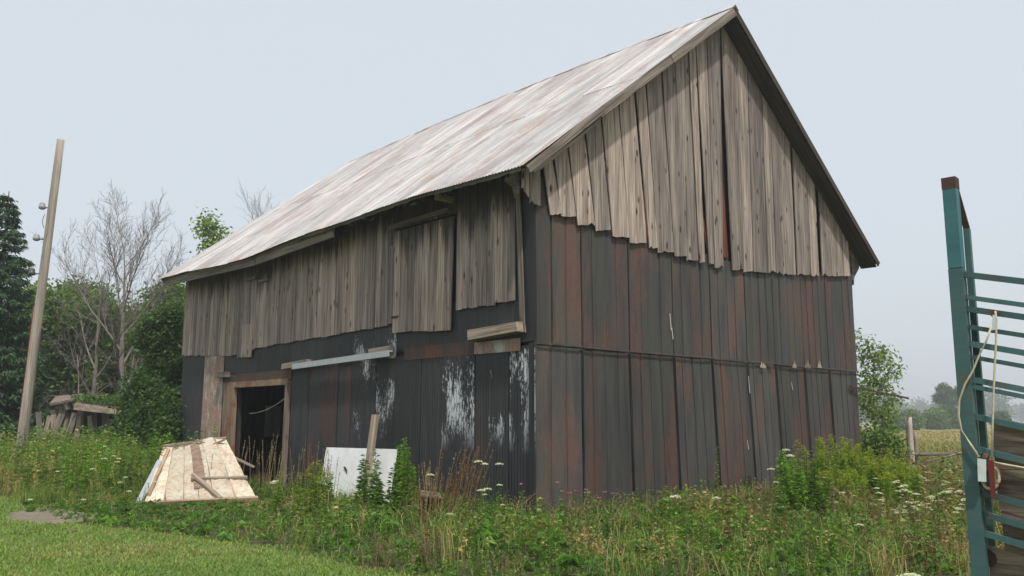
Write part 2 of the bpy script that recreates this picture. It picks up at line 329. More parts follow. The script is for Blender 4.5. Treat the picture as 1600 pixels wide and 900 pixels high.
def plank_prism(name, quad, y0, th, mat, parent, ragged=True, twist=0.):
    """board in the gable plane: bottom-left, bottom-right, top-right, top-left as (x,z); uneven foot"""
    (xa, za), (xb, zb), (xc, zc), (xd, zd) = quad; n = 5 if ragged else 1; sl = U(-.02, .02); nt_ = rng.integers(0, 6) if ragged else -1; foot_ = []
    for i in range(n+1):
        t = i/n; foot_.append((xa+(xb-xa)*t, za+(zb-za)*t+(sl*(t-.5)+U(-.008, .008)+(U(.02, .07) if i == nt_ and 0 < i < n else 0) if ragged else 0)))
    poly = foot_+[(xc, zc), (xd, zd)]; m = len(poly); tw = [twist*(1 if i <= n//2 else -1) for i in range(n+1)]+[0, 0]
    v = [(x, y0-th+tw[i], z) for i, (x, z) in enumerate(poly)]+[(x, y0+tw[i], z) for i, (x, z) in enumerate(poly)]
    f = [tuple(range(m)), tuple(range(2*m-1, m-1, -1))]+[(i+m, (i+1) % m+m, (i+1) % m, i) for i in range(m)]
    return mk(name, v, f, mat, parent)
for bb in BB:
    a, c, zy = bb[:3]; px0, py = gz(a, zy); px1, _ = gz(c, zy); tl = tr = ty = None
    if len(bb) > 3: tl, ty = gz(bb[3], bb[5]-567.4); tr = gz(bb[4], 0)[0] if bb[4] else None
    xa, za, xd, zd = board_edge(px0, py, tl, ty); xb, zb, xc, zc = board_edge(px1, py, tr, ty)
    if xc-xd < .02: xc = xd+.03
    if xd < W/2 < xc: zd = zc = min(zd, zc)
    plank_prism('wall_board', [(xa+.003, za), (xb-.003, zb), (xc-.003, zc), (xd+.003, zd)], -.045-U(0, .014), .024, M_GB, gw, True, U(-.008, .008))
# boards that close the end of the eave, left of the corner, and the short pieces
for (x0, x1, z0) in ((-.36, -.20, 5.22), (-.18, .06, 5.13)):
    plank_prism('wall_board', [(x0, z0+.14*(x0 < -.3)), (x1, z0), (x1, rakez(x1)), (x0, rakez(x0))], -.05, .024, M_GB, gw)
mk('eave_bracket', [(x, y, z) for y in (-.02, .1) for x, z in ((-.60, 5.46), (-.42, 5.38), (-.37, 5.20), (-.34, 5.70), (-.58, 5.54))], [(0, 1, 2, 3, 4), (9, 8, 7, 6, 5)]+[(i, 5+i, 5+(i+1) % 5, (i+1) % 5) for i in range(5)], M_BX, gw)
mk('eave_bracket', [(x, y, z) for y in (-.04, .1) for x, z in ((W+.02, 5.12), (W+.07, 5.0), (W+.12, 5.2), (W+.42, 5.48), (W+.40, 5.62), (W+.02, 5.90))], [(0, 1, 2, 3, 4, 5), (11, 10, 9, 8, 7, 6)]+[(i, 6+i, 6+(i+1) % 6, (i+1) % 6) for i in range(6)], M_BX, gw)
# painted planks showing through the gaps
for (a, c, zt_, zb_) in ((578, 592, 200, 400), (766, 784, 120, 440), (822, 832, 310, 460), (886, 908, 170, 470)):
    q = []
    for zx, zy in ((a+18, zb_), (c+14, zb_), (c-8, zt_), (a-8, zt_)): q.append(on_gable(*gz(zx, zy), -.03))
    plank_prism('backing_plank', q, -.026, .012, M_RED, gw, False)
# --- gable steel panels: two courses of wide sheets with ribs
SX = [-.012, 1.10, 2.36, 3.67, 4.93, 6.21, 7.33, 8.58, 9.75, W-.25, W+.012]
def skx(x): return float(np.interp(x, [0, 1.1, 3, 5.5, 8, 9.7, W-.2, W], [0, .01, .08, .18, .17, .10, 0, 0]))
def panel(x0, x1, z0, z1, skew, y0, parent, mat):
    nr = max(1, int(round((x1-x0)/.32))); prof = []
    for i in range(nr):
        a = x0+(x1-x0)*i/nr+(U(-.05, .05) if i else 0); w = (x1-x0)/nr-.06; gd = -.012 if U(0, 1) < .6 else -.003
        if i == 0: prof += [(a, -.03), (a+.012, -.03), (a+.018, .018), (a+.035, .022), (a+.075, .002), (a+w-.008, .002)]
        else: prof += [(a-.006, gd), (a+.003, gd), (a+.009, .006), (a+.03, .0), (a+w-.012, .002)]
    prof += [(x1-.06, .002), (x1-.02, .018), (x1-.012, -.03), (x1-.002, -.03)]; n = len(prof); v = []; rows = 5; ph = U(0, 6); am = U(.004, .014); f = []
    for j in range(rows):
        t = j/(rows-1); z = z0+(z1-z0)*t
        for (x, d) in prof:
            tt = (x-x0)/(x1-x0); bulge = am*math.sin(ph+3*t+2*tt)
            edge = U(-.006, .012) if j in (0, rows-1) else 0
            v.append((x+skew*skx(x)*(1-t)+.006*math.sin(ph+5*t), y0-d-.012-abs(bulge), z+edge))
    for j in range(rows-1):
        for i in range(n-1): a = j*n+i; f.append((a, a+1, a+n+1, a+n))
    return mk('steel_panel', v, f, mat, parent)
for i in range(len(SX)-1):
    xm = (SX[i]+SX[i+1])/2
    pz = float(np.interp(xm, [0, .4, 1, 2, 3, 3.8, 4.6, 5.5, 7.2, 8.4, 9.6, 11.2], [5.75, 5.2, 5.15, 5.05, 4.98, 4.95, 4.95, 4.9, 4.98, 5.05, 5.15, 5.3]))
    if i == 0:
        panel(SX[0], .36, ZS, 5.62, 0, .01, gw, M_GM); panel(.37, SX[1], ZS, 5.25, 0, .01, gw, M_GM)
    else: panel(SX[i]-.006, SX[i+1], ZS, pz, 0, .01 if i % 2 else .006, gw, M_GM)
    panel(SX[i]-.006, SX[i+1], .03, ZS+.06, 1, .03 if i % 2 else .026, gw, M_GM)
for i in range(len(SX)-1):
    beam('lap_strip', (SX[i]+.01, -.048, ZS+.01-.002*i), (SX[i+1]-.004, -.048, ZS+.012-.002*i+U(-.012, .012)), .014, .03, M_GM, gw)
for i in range(1, len(SX)-2):                        # standing seams between the wide sheets
    x = SX[i]; k_ = skx(x); beam('seam_strip', (x+.004+k_, -.042, .05), (x+.004, -.042, ZS-.03), .014, U(.022, .034), M_SEAM, gw, (0, 1, 0), .005)
    zt = float(np.interp(x, [1.1, 2.4, 3.7, 5, 6.2, 7.3, 8.6, 9.8], [5.02, 4.9, 4.78, 4.72, 4.72, 4.8, 4.9, 5.0]))
    beam('seam_strip', (x+.002, -.024, ZS+.05), (x+.002, -.024, zt), .014, U(.018, .028), M_SEAM, gw, (0, 1, 0), .004)
# torn pale insulation along the lap, and a dark plate at the foot painting the shade inside a hole
mh = MB()
for k in range(9): a = math.pi*k/8; mh.v.append((6.05-.16*math.cos(a), -.062, .12+.36*math.sin(a)))
mh.f.append(tuple(range(9)))
mk('hole_shade_plate', mh.v+[(x, y+.02, z) for x, y, z in mh.v], [tuple(range(9)), tuple(range(17, 8, -1))]+[(i+9, (i+1) % 9+9, (i+1) % 9, i) for i in range(9)], M_DK, gw)
for zx in (1045, 1080, 1175, 1230, 1280):
    px, py = 800+zx*.3755, 480+248*.3755; x, z = on_gable(px, py, -.06); w = U(.07, .16)
    mk('torn_insulation', [(x-w, -.058, z-.02), (x+w, -.062, z-.03), (x+w*.8, -.075, z+U(.02, .08)), (x+w*.45, -.07, z+U(.01, .05)), (x+w*.1, -.066, z+U(.06, .17)), (x-w*.3, -.072, z+U(.02, .05)), (x-w*.6, -.075, z+U(.05, .12))], [(0, 1, 2, 3, 4, 5, 6)], M_PALE if zx != 1080 else M_RUST, gw)
beam('iron_rod', (10.7, -.06, 2.42), (13.3, -.35, 2.17), .045, .045, M_IRON, barn)
# white scratches of bare steel on the sheets
for (px, py, ln) in ((1046, 490, 26), (1049, 512, 18), (1169, 588, 26), (1167, 688, 14), (1236, 597, 12)):
    x0, z0 = on_gable(px, py, -.045); x1, z1 = on_gable(px+2, py+ln, -.045)
    mk('paint_scratch', [(x0-.006, -.055, z0), (x0+.008, -.055, z0), (x1+.012, -.055, z1), (x1-.004, -.055, z1)], [(3, 2, 1, 0)], M_WHITEP, gw)

# --- side wall boards
HD0, HD1 = 2.12, 3.95                                # hay door, along y
def side_bottom(y):
    if y > 14.3: return 3.38
    return float(np.interp(y, [.3, 2.07, 2.3, 4.0, 6.87, 9.96, 11.2, 14.4], [3.56, 3.55, 3.5, 3.45, 3.38, 3.32, 3.2, 3.38]))
def side_board(name, y0, y1, z0, z1, x, mat, parent, lean_=0., ragged=True):
    n = 3 if ragged else 1; ft = [(y0+(y1-y0)*i/n, z0+(U(-.007, .007) if ragged else 0)) for i in range(n+1)]
    poly = ft+[(y1-lean_, z1), (y0-lean_, z1)]; m = len(poly); th = .024
    v = [(x-th, y, z) for y, z in poly]+[(x, y, z) for y, z in poly]
    f = [tuple(range(m))[::-1], tuple(range(m, 2*m))]+[(i, (i+1) % m, (i+1) % m+m, i+m) for i in range(m)]
    return mk(name, v, f, mat, parent)
y = .42
while y < L-.02:
    w = U(.19, .31); y1 = min(y+w, L+.01)
    if L-y1 < .12: y1 = L+.01
    if y < HD0-.13 < y1: y1 = HD0-.12
    ym = (y+y1)/2
    if not (HD0-.13 <= ym <= HD1+.02):
        zb = side_bottom(ym)+(U(-.02, .02)); 
        if 10.3 < ym < 11.0: zb = 3.20-.06
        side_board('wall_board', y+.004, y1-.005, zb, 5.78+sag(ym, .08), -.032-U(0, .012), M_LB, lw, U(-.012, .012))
    else:
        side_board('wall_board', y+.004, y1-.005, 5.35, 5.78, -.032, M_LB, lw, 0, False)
    y = y1
# loose lapped board left of the middle, and the corner strip
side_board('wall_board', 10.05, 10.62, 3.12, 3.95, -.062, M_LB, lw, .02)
beam('corner_strip', (-.075, .34, 5.60), (-.085, .20, 3.02), .03, .10, M_BX, lw, (0, 1, 0))
# hay door: planks on two battens, hanging a little out at its right edge
hd = mk('hay_door', boxv(-.052, -.038, HD0+.05, HD1-.05, 3.55, 3.70)+boxv(-.052, -.038, HD0+.05, HD1-.05, 4.95, 5.1), BOXF+[tuple(i+8 for i in f) for f in BOXF], M_BX, barn)
yy = HD0
for k in range(8):
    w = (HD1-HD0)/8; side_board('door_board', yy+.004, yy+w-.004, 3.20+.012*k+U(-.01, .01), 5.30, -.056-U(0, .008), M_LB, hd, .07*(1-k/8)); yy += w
box('door_pull', -.105, -.08, 3.75, 3.98, 3.56, 3.60, M_IRON, hd)
beam('door_head_rail', (-.085, HD0+.1, 5.44), (-.085, HD1+.2, 5.42), .04, .09, M_MIDW, barn)
beam('door_stop', (-.075, HD1+.14, 5.36), (-.075, HD1+.12, 5.05), .03, .08, M_MIDW, barn, (0, 1, 0))

# --- side wall steel: narrow corrugated sheets, each its own
def corr(name, y0, y1, z0, z1, x, mat, parent, pitch=.072, amp=.009, tilt=0., zr=None):
    n = max(8, int((y1-y0)/pitch*4)); v = []; f = []; rows = 4; ph = U(0, 6); bow = U(-.006, .006)
    for j in range(rows):
        t = j/(rows-1)
        for i in range(n+1):
            yy_ = y0+(y1-y0)*i/n; z = z0+(z1-z0)*t
            if j == rows-1 and zr: z = zr(yy_)
            v.append((x-amp*math.sin(2*math.pi*(yy_)/pitch)+tilt*t+bow*math.sin(3*t+ph), yy_, z))
    for j in range(rows-1):
        for i in range(n): a = j*(n+1)+i; f.append((a, a+n+1, a+n+2, a+1))
    return mk(name, v, f, mat, parent, smooth=True)
LSH = [(-.01, .62, M_LF), (.60, 1.12, M_LF2), (1.10, 1.55, M_LM), (1.50, 2.40, M_LF), (2.36, 3.1, M_LM), (3.06, 3.92, M_LM), (3.88, 4.60, M_LF2), (4.56, 5.52, M_LF2), (5.48, 6.05, M_LR), (6.0, 6.7, M_LR), (6.65, 7.3, M_LR), (7.26, 8.03, M_LM)]
for i, (a, c, m) in enumerate(LSH): corr('steel_sheet', a, c, .03, 2.80+.02*math.sin(i*1.7), -.012-.012*(i % 2), m, lw, tilt=.004)
# upper strips of sheeting under the boards
for i, (a, c, m, zl, zh) in enumerate([(.40, 1.48, M_LM, 2.78, 3.66), (1.44, 2.2, M_LM, 2.92, 3.7), (2.15, 3.95, M_LM, 2.9, 3.5), (3.9, 4.7, M_LF2, 2.72, 3.5), (4.66, 5.5, M_LF2, 2.78, 3.46), (5.46, 6.7, M_LM, 2.7, 3.44), (6.66, 8.2, M_LM, 2.72, 3.44), (8.16, 9.9, M_LM, 2.62, 3.42), (9.86, 11.7, M_LM, 2.62, 3.4), (12.9, L+.01, M_LM, 2.1, 3.45)]):
    corr('steel_sheet', a, c, zl, zh, -.002-.004*(i % 2) if i < 9 else -.006, m, lw, amp=.005)
corr('rusted_strip', 1.44, 3.6, 2.72, 2.96, -.034, M_RUST, lw, amp=.006); corr('flaked_strip', .30, 1.50, 2.72, 2.93, -.040, M_GALV, lw, amp=.009)
corr('steel_sheet', 12.92, L+.01, .03, 2.2, -.018, M_LM, lw); corr('steel_sheet', 11.72, 12.95, .03, 3.32, -.034, M_GALV, lw, amp=.018, pitch=.12)
# plain black flashing at the near corner and the steel corner cap
mk('corner_flashing', boxv(-.028, -.018, -.03, .46, 2.86, 5.30), BOXF, M_LM, lw)
box('corner_cap', -.045, -.034, -.022, .10, .03, 2.84, M_LM, lw)
# --- doorway
fr = box('door_header', -.075, .05, DY0-.06, 11.62, DZ+.02, 2.52, M_JAMB, barn)
corr('header_flashing', DY0-.2, 11.6, 2.50, 2.72, -.05, M_RUST, fr, amp=.004)
beam('door_post', (-.03, 11.2, .0), (-.03, 11.24, DZ+.02), .60, .10, M_JAMB, barn, (1, 0, 0), .006)
beam('door_post', (-.03, DY0+.02, .0), (-.03, DY0-.02, DZ+.02), .10, .10, M_PALE, barn, (1, 0, 0), .003)
beam('beam_end', (-.22, 11.5, 2.72), (-.06, 11.5, 2.72), .62, .14, M_BX, barn, (0, 0, 1), .006)
rp = [(.16, DY0+.03+2.25*t, 2.26-1.05*t+.52*t*t) for t in np.linspace(0, 1, 15)]
MB().tube(rp, .012, 6).build('hanging_rope', M_POLE, fr, True)
# door track: timber blocks, galvanised rail, and the outrigger timber near the corner
beam('track_block', (-.13, 7.05, 2.84), (-.13, 8.22, 2.80), .14, .13, M_BX, barn, (0, 0, 1), .006)
beam('track_block', (-.13, 3.9, 2.95), (-.13, 4.6, 2.93), .13, .12, M_BX, barn, (0, 0, 1), .008)
rl = MB().box(-.235, -.205, 3.85, 7.66, 2.78, 2.90).box(-.205, -.13, 3.85, 7.66, 2.87, 2.90)
rl.v = [(x, y, z+(y-3.85)*-.025+.02) for x, y, z in rl.v]; rl.build('door_track', M_RAIL, barn)
beam('outrigger_timber', (-.14, .18, 3.10), (-.14, 1.45, 3.04), .20, .17, M_PALE, barn, (0, 0, 1), .006)
for (px, py) in ((412, 438), (392, 436)): 
    yy_, zz = on_left(px, py, -.12); beam('nailed_block', (-.1, yy_-.25, zz), (-.1, yy_+.25, zz), .08, .05, M_BX, barn)

# --- roof
RL = math.hypot(W/2+OE, HR-HE); e_ = Vector(((W/2+OE)/RL, 0, (HR-HE)/RL)); nrm = Vector((-e_.z, 0, e_.x))
def roofpt(side, y, v, off):                      # v = 0 eave .. 1 ridge, off = above the roof plane
    x = -OE+e_.x*RL*v+nrm.x*off; z = HE+e_.z*RL*v+nrm.z*off+sag(y, v)
    return (x if side == 0 else W-x, y, z)
def roof_slab(name, side, off0, off1, v0, v1, ya, yb, mat, parent, ny=24):
    v = []; f = []
    ys = [ya+(yb-ya)*i/ny for i in range(ny+1)]; vs = [v0, (v0*2+v1)/3, (v0+v1*2)/3, v1]
    for off in (off0, off1):
        for yy_ in ys:
            for q in vs: v.append(roofpt(side, yy_, q, off))
    n = len(vs); K = (ny+1)*n
    for i in range(ny):
        for j in range(n-1):
            a = i*n+j; f.append((a, a+1, a+n+1, a+n)); f.append((a+K, a+n+K, a+n+1+K, a+1+K))
        f.append((i*n, i*n+n, i*n+n+K, i*n+K)); f.append((i*n+n-1, i*n+n-1+K, i*n+2*n-1+K, i*n+2*n-1))
    for j in range(n-1): f.append((j, j+K, j+1+K, j+1)); a = ny*n+j; f.append((a, a+1, a+1+K, a+K))
    if side: f = [q[::-1] for q in f]
    return mk(name, v, f, mat, parent)
roof = roof_slab('roof', 0, -.10, -.045, .004, .998, -ORF+.03, L+ORB-.03, M_BD, barn)
roof_slab('roof_deck', 1, -.10, -.045, .004, .998, -ORF+.03, L+ORB-.03, M_BD, roof)
NC, LR_ = 20, L+ORF+ORB
def roof_sheet(side, c, r, rows):
    ya = -ORF+LR_*c/NC-.02*(c > 0); yb = -ORF+LR_*(c+1)/NC+.012; v0 = max(0, r/rows-.02)-(.008+U(0, .006))*(r == 0); v1 = (r+1)/rows
    n = 40; nv = 4; v = []; f = []; b0 = -.02+.003*r+.007*(c % 2); j0 = U(-.004, .004)
    for q in range(nv):
        vv = v0+(v1-v0)*q/(nv-1)
        for i in range(n+1):
            yy_ = ya+(yb-ya)*i/n; lift = .004*(1-q/(nv-1)) if r else 0
            v.append(roofpt(side, yy_, vv, b0+j0+lift+.009*math.sin(2*math.pi*yy_/.0767)))
    for q in range(nv-1):
        for i in range(n): a = q*(n+1)+i; f.append((a, a+1, a+n+2, a+n+1) if side else (a, a+n+1, a+n+2, a+1))
    mk('roof_sheet', v, f, M_ROOF, roof, smooth=True)
for c in range(NC):
    for r in range(2): roof_sheet(0, c, r, 2)
    roof_sheet(1, c, 0, 1)
v = []; f = []; ny = 24
for i in range(ny+1):
    yy_ = -ORF-.01+(LR_+.02)*i/ny; s = sag(yy_, 1)
    v += [(W/2-.13, yy_, HR+s-.098), (W/2, yy_, HR+s+.012), (W/2+.13, yy_, HR+s-.098)]
for i in range(ny): f += [(3*i, 3*i+1, 3*i+4, 3*i+3), (3*i+1, 3*i+2, 3*i+5, 3*i+4)]
mk('ridge_cap', v, f, M_ROOF, roof)
# rake boards on the near gable (left one in three weathered pieces), fascia, rafter tails
def rake(side, v0, v1, y, w, h, off, mat, name='rake_board'):
    pass
def rake_b(side, v0, v1, y, w, h, off, mat, d0=0., d1=0.):
    p0 = Vector(roofpt(side, 0, v0, off+d0)); p1 = Vector(roofpt(side, 0, v1, off+d1)); p0.y = y; p1.y = y
    return beam('rake_board', p0, p1, w, h, mat, roof, (-e_.z if side == 0 else e_.z, 0, e_.x), .004)
rake_b(0, .0, .30, -ORF+.0, .03, .13, -.105, M_BX, -.03, .02); rake_b(0, .28, .64, -ORF+.015, .03, .15, -.11, M_BX); rake_b(0, .62, .985, -ORF+.005, .03, .16, -.115, M_BX)
rake_b(0, .02, .28, -ORF+.06, .03, .10, -.21, M_BX, -.02, .02)
rake_b(1, .0, .985, -ORF+.005, .03, .14, -.11, M_BD); rake_b(1, .0, .97, -ORF+.24, .40, .025, -.19, M_BD); rake_b(0, .05, .96, -ORF+.24, .40, .025, -.19, M_BD)
rake_b(0, .0, .985, L+ORB-.01, .03, .16, -.11, M_BX)
def eave_y(px): return on_left(px, 437-(px-252)*.332, -OE)[0]
for (a, c) in ((252, 395), (396, 517)):
    ya, yb = sorted((eave_y(a), eave_y(c))); ya += .01
    n = 5
    for i in range(1):
        p0 = roofpt(0, ya, 0, -.16); p1 = roofpt(0, yb, 0, -.16)
        beam('fascia_board', (p0[0]-.01, ya, p0[2]-.01), (p1[0]-.01, yb-.0, p1[2]-.01), .035, .27, M_BX, roof, (0, 0, 1), .004)
for i in range(11):
    yy_ = .5+i*.62; 
    if yy_ > 7.2: break
    p0 = Vector(roofpt(0, yy_, .004, -.155)); p1 = Vector(roofpt(0, yy_, .10, -.155)); beam('rafter_tail', p0, p1, .08, .11, M_BD, roof, (0, 1, 0))
roofedge = MB()
ysl = [-.4+i*.25 for i in range(30)]
for i in range(len(ysl)-1):
    a = roofpt(0, ysl[i], -.004, -.052); c = roofpt(0, ysl[i+1], -.004, -.052)
    roofedge.add([(a[0]-.012, a[1], a[2]-.05-U(0, .025)), (c[0]-.012, c[1], c[2]-.05-U(0, .025)), (c[0]-.012, c[1], c[2]+.012), (a[0]-.012, a[1], a[2]+.012)], [(3, 2, 1, 0)])
roofedge.build('mossy_drip_edge', M_MOSS, roof)
for (px, py) in ((632, 313), (690, 309), (567, 338)):
    yy_, zz = on_left(px, py, -.3); beam('projecting_block', (-.42, yy_, zz), (-.05, yy_, zz), .12, .10, M_PALE, barn)


# ------------------------------------------------------------------ foliage tools
def nrmz(a): return a/(np.linalg.norm(a, axis=-1, keepdims=True)+1e-9)
def leaves(P, D, Ln, Wd, C, g=rng, droop=.25):
    """diamond leaves: base P, direction D, length, width; 4 verts and 2 triangles each, folded a little"""
    n = len(P); D = nrmz(D); R = nrmz(np.cross(D, g.normal(size=(n, 3)))); N = np.cross(R, D)
    Ln = np.asarray(Ln).reshape(-1, 1); Wd = np.asarray(Wd).reshape(-1, 1)
    mid = P+D*Ln*.45+np.array([0, 0, 1.])*Ln*.04; tip = P+D*Ln-np.array([0, 0, 1.])*Ln*droop
    V = np.stack([P, mid+R*Wd/2+N*Wd*.12, tip, mid-R*Wd/2+N*Wd*.12], 1).reshape(-1, 3)
    i = np.arange(n)[:, None]*4; T = np.concatenate([i+[0, 1, 2], i+[0, 2, 3]], 1).reshape(-1, 3)
    return V, T, np.repeat(C, 4, 0)
def blades(P, D, H, Wd, C, g=rng, bend=.5):
    """grass blades: 5 verts, 3 triangles"""
    n = len(P); H = np.asarray(H).reshape(-1, 1); Wd = np.asarray(Wd).reshape(-1, 1)
    a = g.uniform(0, 6.283, n); S_ = np.stack([np.cos(a), np.sin(a), 0*a], 1)
    up = np.array([0, 0, 1.]); m = P+(up*.62+D*bend*.25)*H; t = P+(up*(1-.25*bend)+D*bend)*H
    V = np.stack([P-S_*Wd/2, P+S_*Wd/2, m-S_*Wd*.38, m+S_*Wd*.38, t], 1).reshape(-1, 3)
    i = np.arange(n)[:, None]*5; T = np.concatenate([i+[0, 1, 3], i+[0, 3, 2], i+[2, 3, 4]], 1).reshape(-1, 3)
    C2 = np.repeat(C, 5, 0); return V, T, C2
def stf(o): o['kind'] = 'stuff'; return o
def join(parts):
    Vs, Ts, Cs, o = [], [], [], 0
    for V, T, C in parts: Vs.append(V); Ts.append(T+o); Cs.append(C); o += len(V)
    return np.concatenate(Vs), np.concatenate(Ts), np.concatenate(Cs)
def pal(cols, n, g=rng, var=.22, w=None):
    c = np.array(cols)[g.choice(len(cols), n, p=w)]
    return np.clip(c*g.uniform(1-var, 1+var, (n, 1))*g.uniform(.92, 1.08, (n, 3)), 0, 1)
def hdir(n, g=rng): a = g.uniform(0, 6.283, n); return np.stack([np.cos(a), np.sin(a), 0*a], 1)
def stems_tri(P0, P1, r, C):
    """thin three-sided stems, vectorised"""
    n = len(P0); d = nrmz(P1-P0); a = nrmz(np.cross(d, np.array([.3, .9, .1]))); c = np.cross(d, a); r = np.asarray(r).reshape(-1, 1)
    k = [a, -.5*a+.87*c, -.5*a-.87*c]
    V = np.stack([P0+q*r for q in k]+[P1+q*r*.55 for q in k], 1).reshape(-1, 3); i = np.arange(n)[:, None]*6
    T = np.concatenate([i+t for t in ([0, 1, 4], [0, 4, 3], [1, 2, 5], [1, 5, 4], [2, 0, 3], [2, 3, 5])], 1).reshape(-1, 3)
    return V, T, np.repeat(C, 6, 0)
G1, G2, G3, OLV, TAN, PUR = (.070, .155, .024), (.115, .225, .034), (.175, .265, .045), (.20, .20, .06), (.42, .33, .15), (.17, .085, .085)
BRN, YEL = (.20, .105, .05), (.52, .42, .035)

# ------------------------------------------------------------------ trees
def grow(g, base, d, ln, r, lv, P, out, term):
    n = P['np'][lv]; pts = [np.array(base, float)]; d = np.array(d, float); d /= np.linalg.norm(d)
    for i in range(n):
        d = d+g.normal(size=3)*P['wob'][lv]+np.array([0, 0, P['up'][lv]]); d /= np.linalg.norm(d); pts.append(pts[-1]+d*ln/n)
    last = lv == len(P['nb'])
    rr = [r*(1-(1-P['tap'])*i/n) for i in range(n+1)]; out.append((pts, rr, lv))
    if last: term.append(pts); return
    nb = P['nb'][lv]; k = max(1, int(round(nb*g.uniform(.8, 1.2)))); az = g.uniform(0, 6.28)
    for j in range(k):
        t = P['t0'][lv]+(1-P['t0'][lv])*(j+g.uniform(.2, .8))/k; q = t*n; i = min(int(q), n-1); p = pts[i]+(pts[i+1]-pts[i])*(q-i)
        ax = pts[i+1]-pts[i]; ax = ax/np.linalg.norm(ax); az += 2.4+g.normal()*.4
        s = np.cross(ax, (.12, .3, .95) if abs(ax[2]) < .95 else (1, 0, 0)); s /= np.linalg.norm(s); s2 = np.cross(ax, s); an = P['ang'][lv]*g.uniform(.75, 1.25)
        dd = ax*math.cos(an)+(s*math.cos(az)+s2*math.sin(az))*math.sin(an)
        grow(g, p, dd, ln*P['rat'][lv]*g.uniform(.75, 1.2)*(1-P['sh'][lv]*t), max(rr[i]*P['rr'], P['rmin']), lv+1, P, out, term)
    if P.get('lead', 1): term.append(pts[-2:])
def wood_mesh(sk):
    b = MB()
    for pts, rr, lv in sk: b.tube(pts, rr, 8 if lv == 0 else (5 if lv == 1 else 3), lv == 0)
    return b
VASE = dict(np=[8, 7, 5, 3, 2], wob=[.04, .07, .09, .12, .15], up=[.03, .06, .09, .10, .08], nb=[12, 10, 7, 4], t0=[.25, .2, .15, .1], ang=[.60, .5, .5, .55], rat=[.66, .5, .5, .5], sh=[.55, .45, .3, .2], rr=.55, rmin=.0075, tap=.12)
ROUND = dict(np=[7, 6, 4, 3], wob=[.06, .12, .16, .2], up=[.02, .05, .04, .0], nb=[11, 8, 5], t0=[.22, .2, .2], ang=[.95, .75, .75], rat=[.5, .48, .5], sh=[.35, .35, .2], rr=.55, rmin=.008, tap=.15)
def fit_tree(sk, tm, h):                             # scale to height h, crown centred over the foot
    A_ = np.concatenate([np.array(p) for p, _, _ in sk]); k = h/A_[:, 2].max(); hi = A_[A_[:, 2] > .6*A_[:, 2].max()]; sh_ = hi[:, :2].mean(0)/hi[:, 2].mean(); done = set()
    for p, _, _ in sk:
        for q in p:
            if id(q) not in done: done.add(id(q)); q[:2] -= sh_*max(q[2], 0); q *= k
def bare_tree(px, D, topy, label, par, r0, seed, group=None, mat=None, leanv=(0, 0), name='bare_tree', dens=1.):
    g = np.random.default_rng(seed); p = foot(px, D); h = (664-topy)/FPX*D+1.6; sk = []; tm = []
    P = dict(par); P['nb'] = [max(2, int(n*dens)) for n in par['nb']]
    grow(g, (0, 0, -.1), (leanv[0], leanv[1], 1), h*.93, r0, 0, P, sk, tm); fit_tree(sk, tm, h)
    t = tag(empty(name, p), label, 'tree', group)
    wood_mesh([s for s in sk if s[2] == 0]).build('trunk', mat or M_TWIG, t, True); wood_mesh([s for s in sk if s[2] > 0]).build('branches', mat or M_TWIG, t, True)
    return t
def leafy_tree(p, h, label, cols, seed, par=ROUND, r0=.16, nl=14, ls=.16, spread=.28, group=None, name='leafy_tree', cat='tree', bark=None, squash=1., lean_=(0, 0), w=None, mesh=None):
    g = np.random.default_rng(seed); t = tag(empty(name, p), label, cat, group)
    sk = []; tm = []; grow(g, (0, 0, -.1), (lean_[0], lean_[1], 1), h*.86, r0, 0, par, sk, tm); fit_tree(sk, tm, h-spread*1.2)
    wood_mesh([s for s in sk if s[2] == 0]).build('trunk', bark or M_BARK, t, True); wood_mesh([s for s in sk if s[2] > 0]).build('branches', bark or M_BARK, t, True)
    pts = np.concatenate([np.array(q) for q in tm]); 
    P0 = np.repeat(pts, nl, 0)+g.normal(size=(len(pts)*nl, 3))*spread*np.array([1, 1, .8]); n = len(P0)
    keep = P0[:, 2] > .15; P0 = P0[keep]; n = len(P0)
    clump = np.repeat(g.uniform(.7, 1.3, (len(pts), 1)), nl, 0)[keep]
    D = nrmz(hdir(n, g)+g.normal(size=(n, 3))*.4+np.array([0, 0, -.1]))
    C = pal(cols, n, g, .25, w)*clump
    V, T, C = leaves(P0, D, g.uniform(.7, 1.3, n)*ls, g.uniform(.45, .7, n)*ls, C, g)
    fast('crown', V, T, C, M_LEAF, t); return t
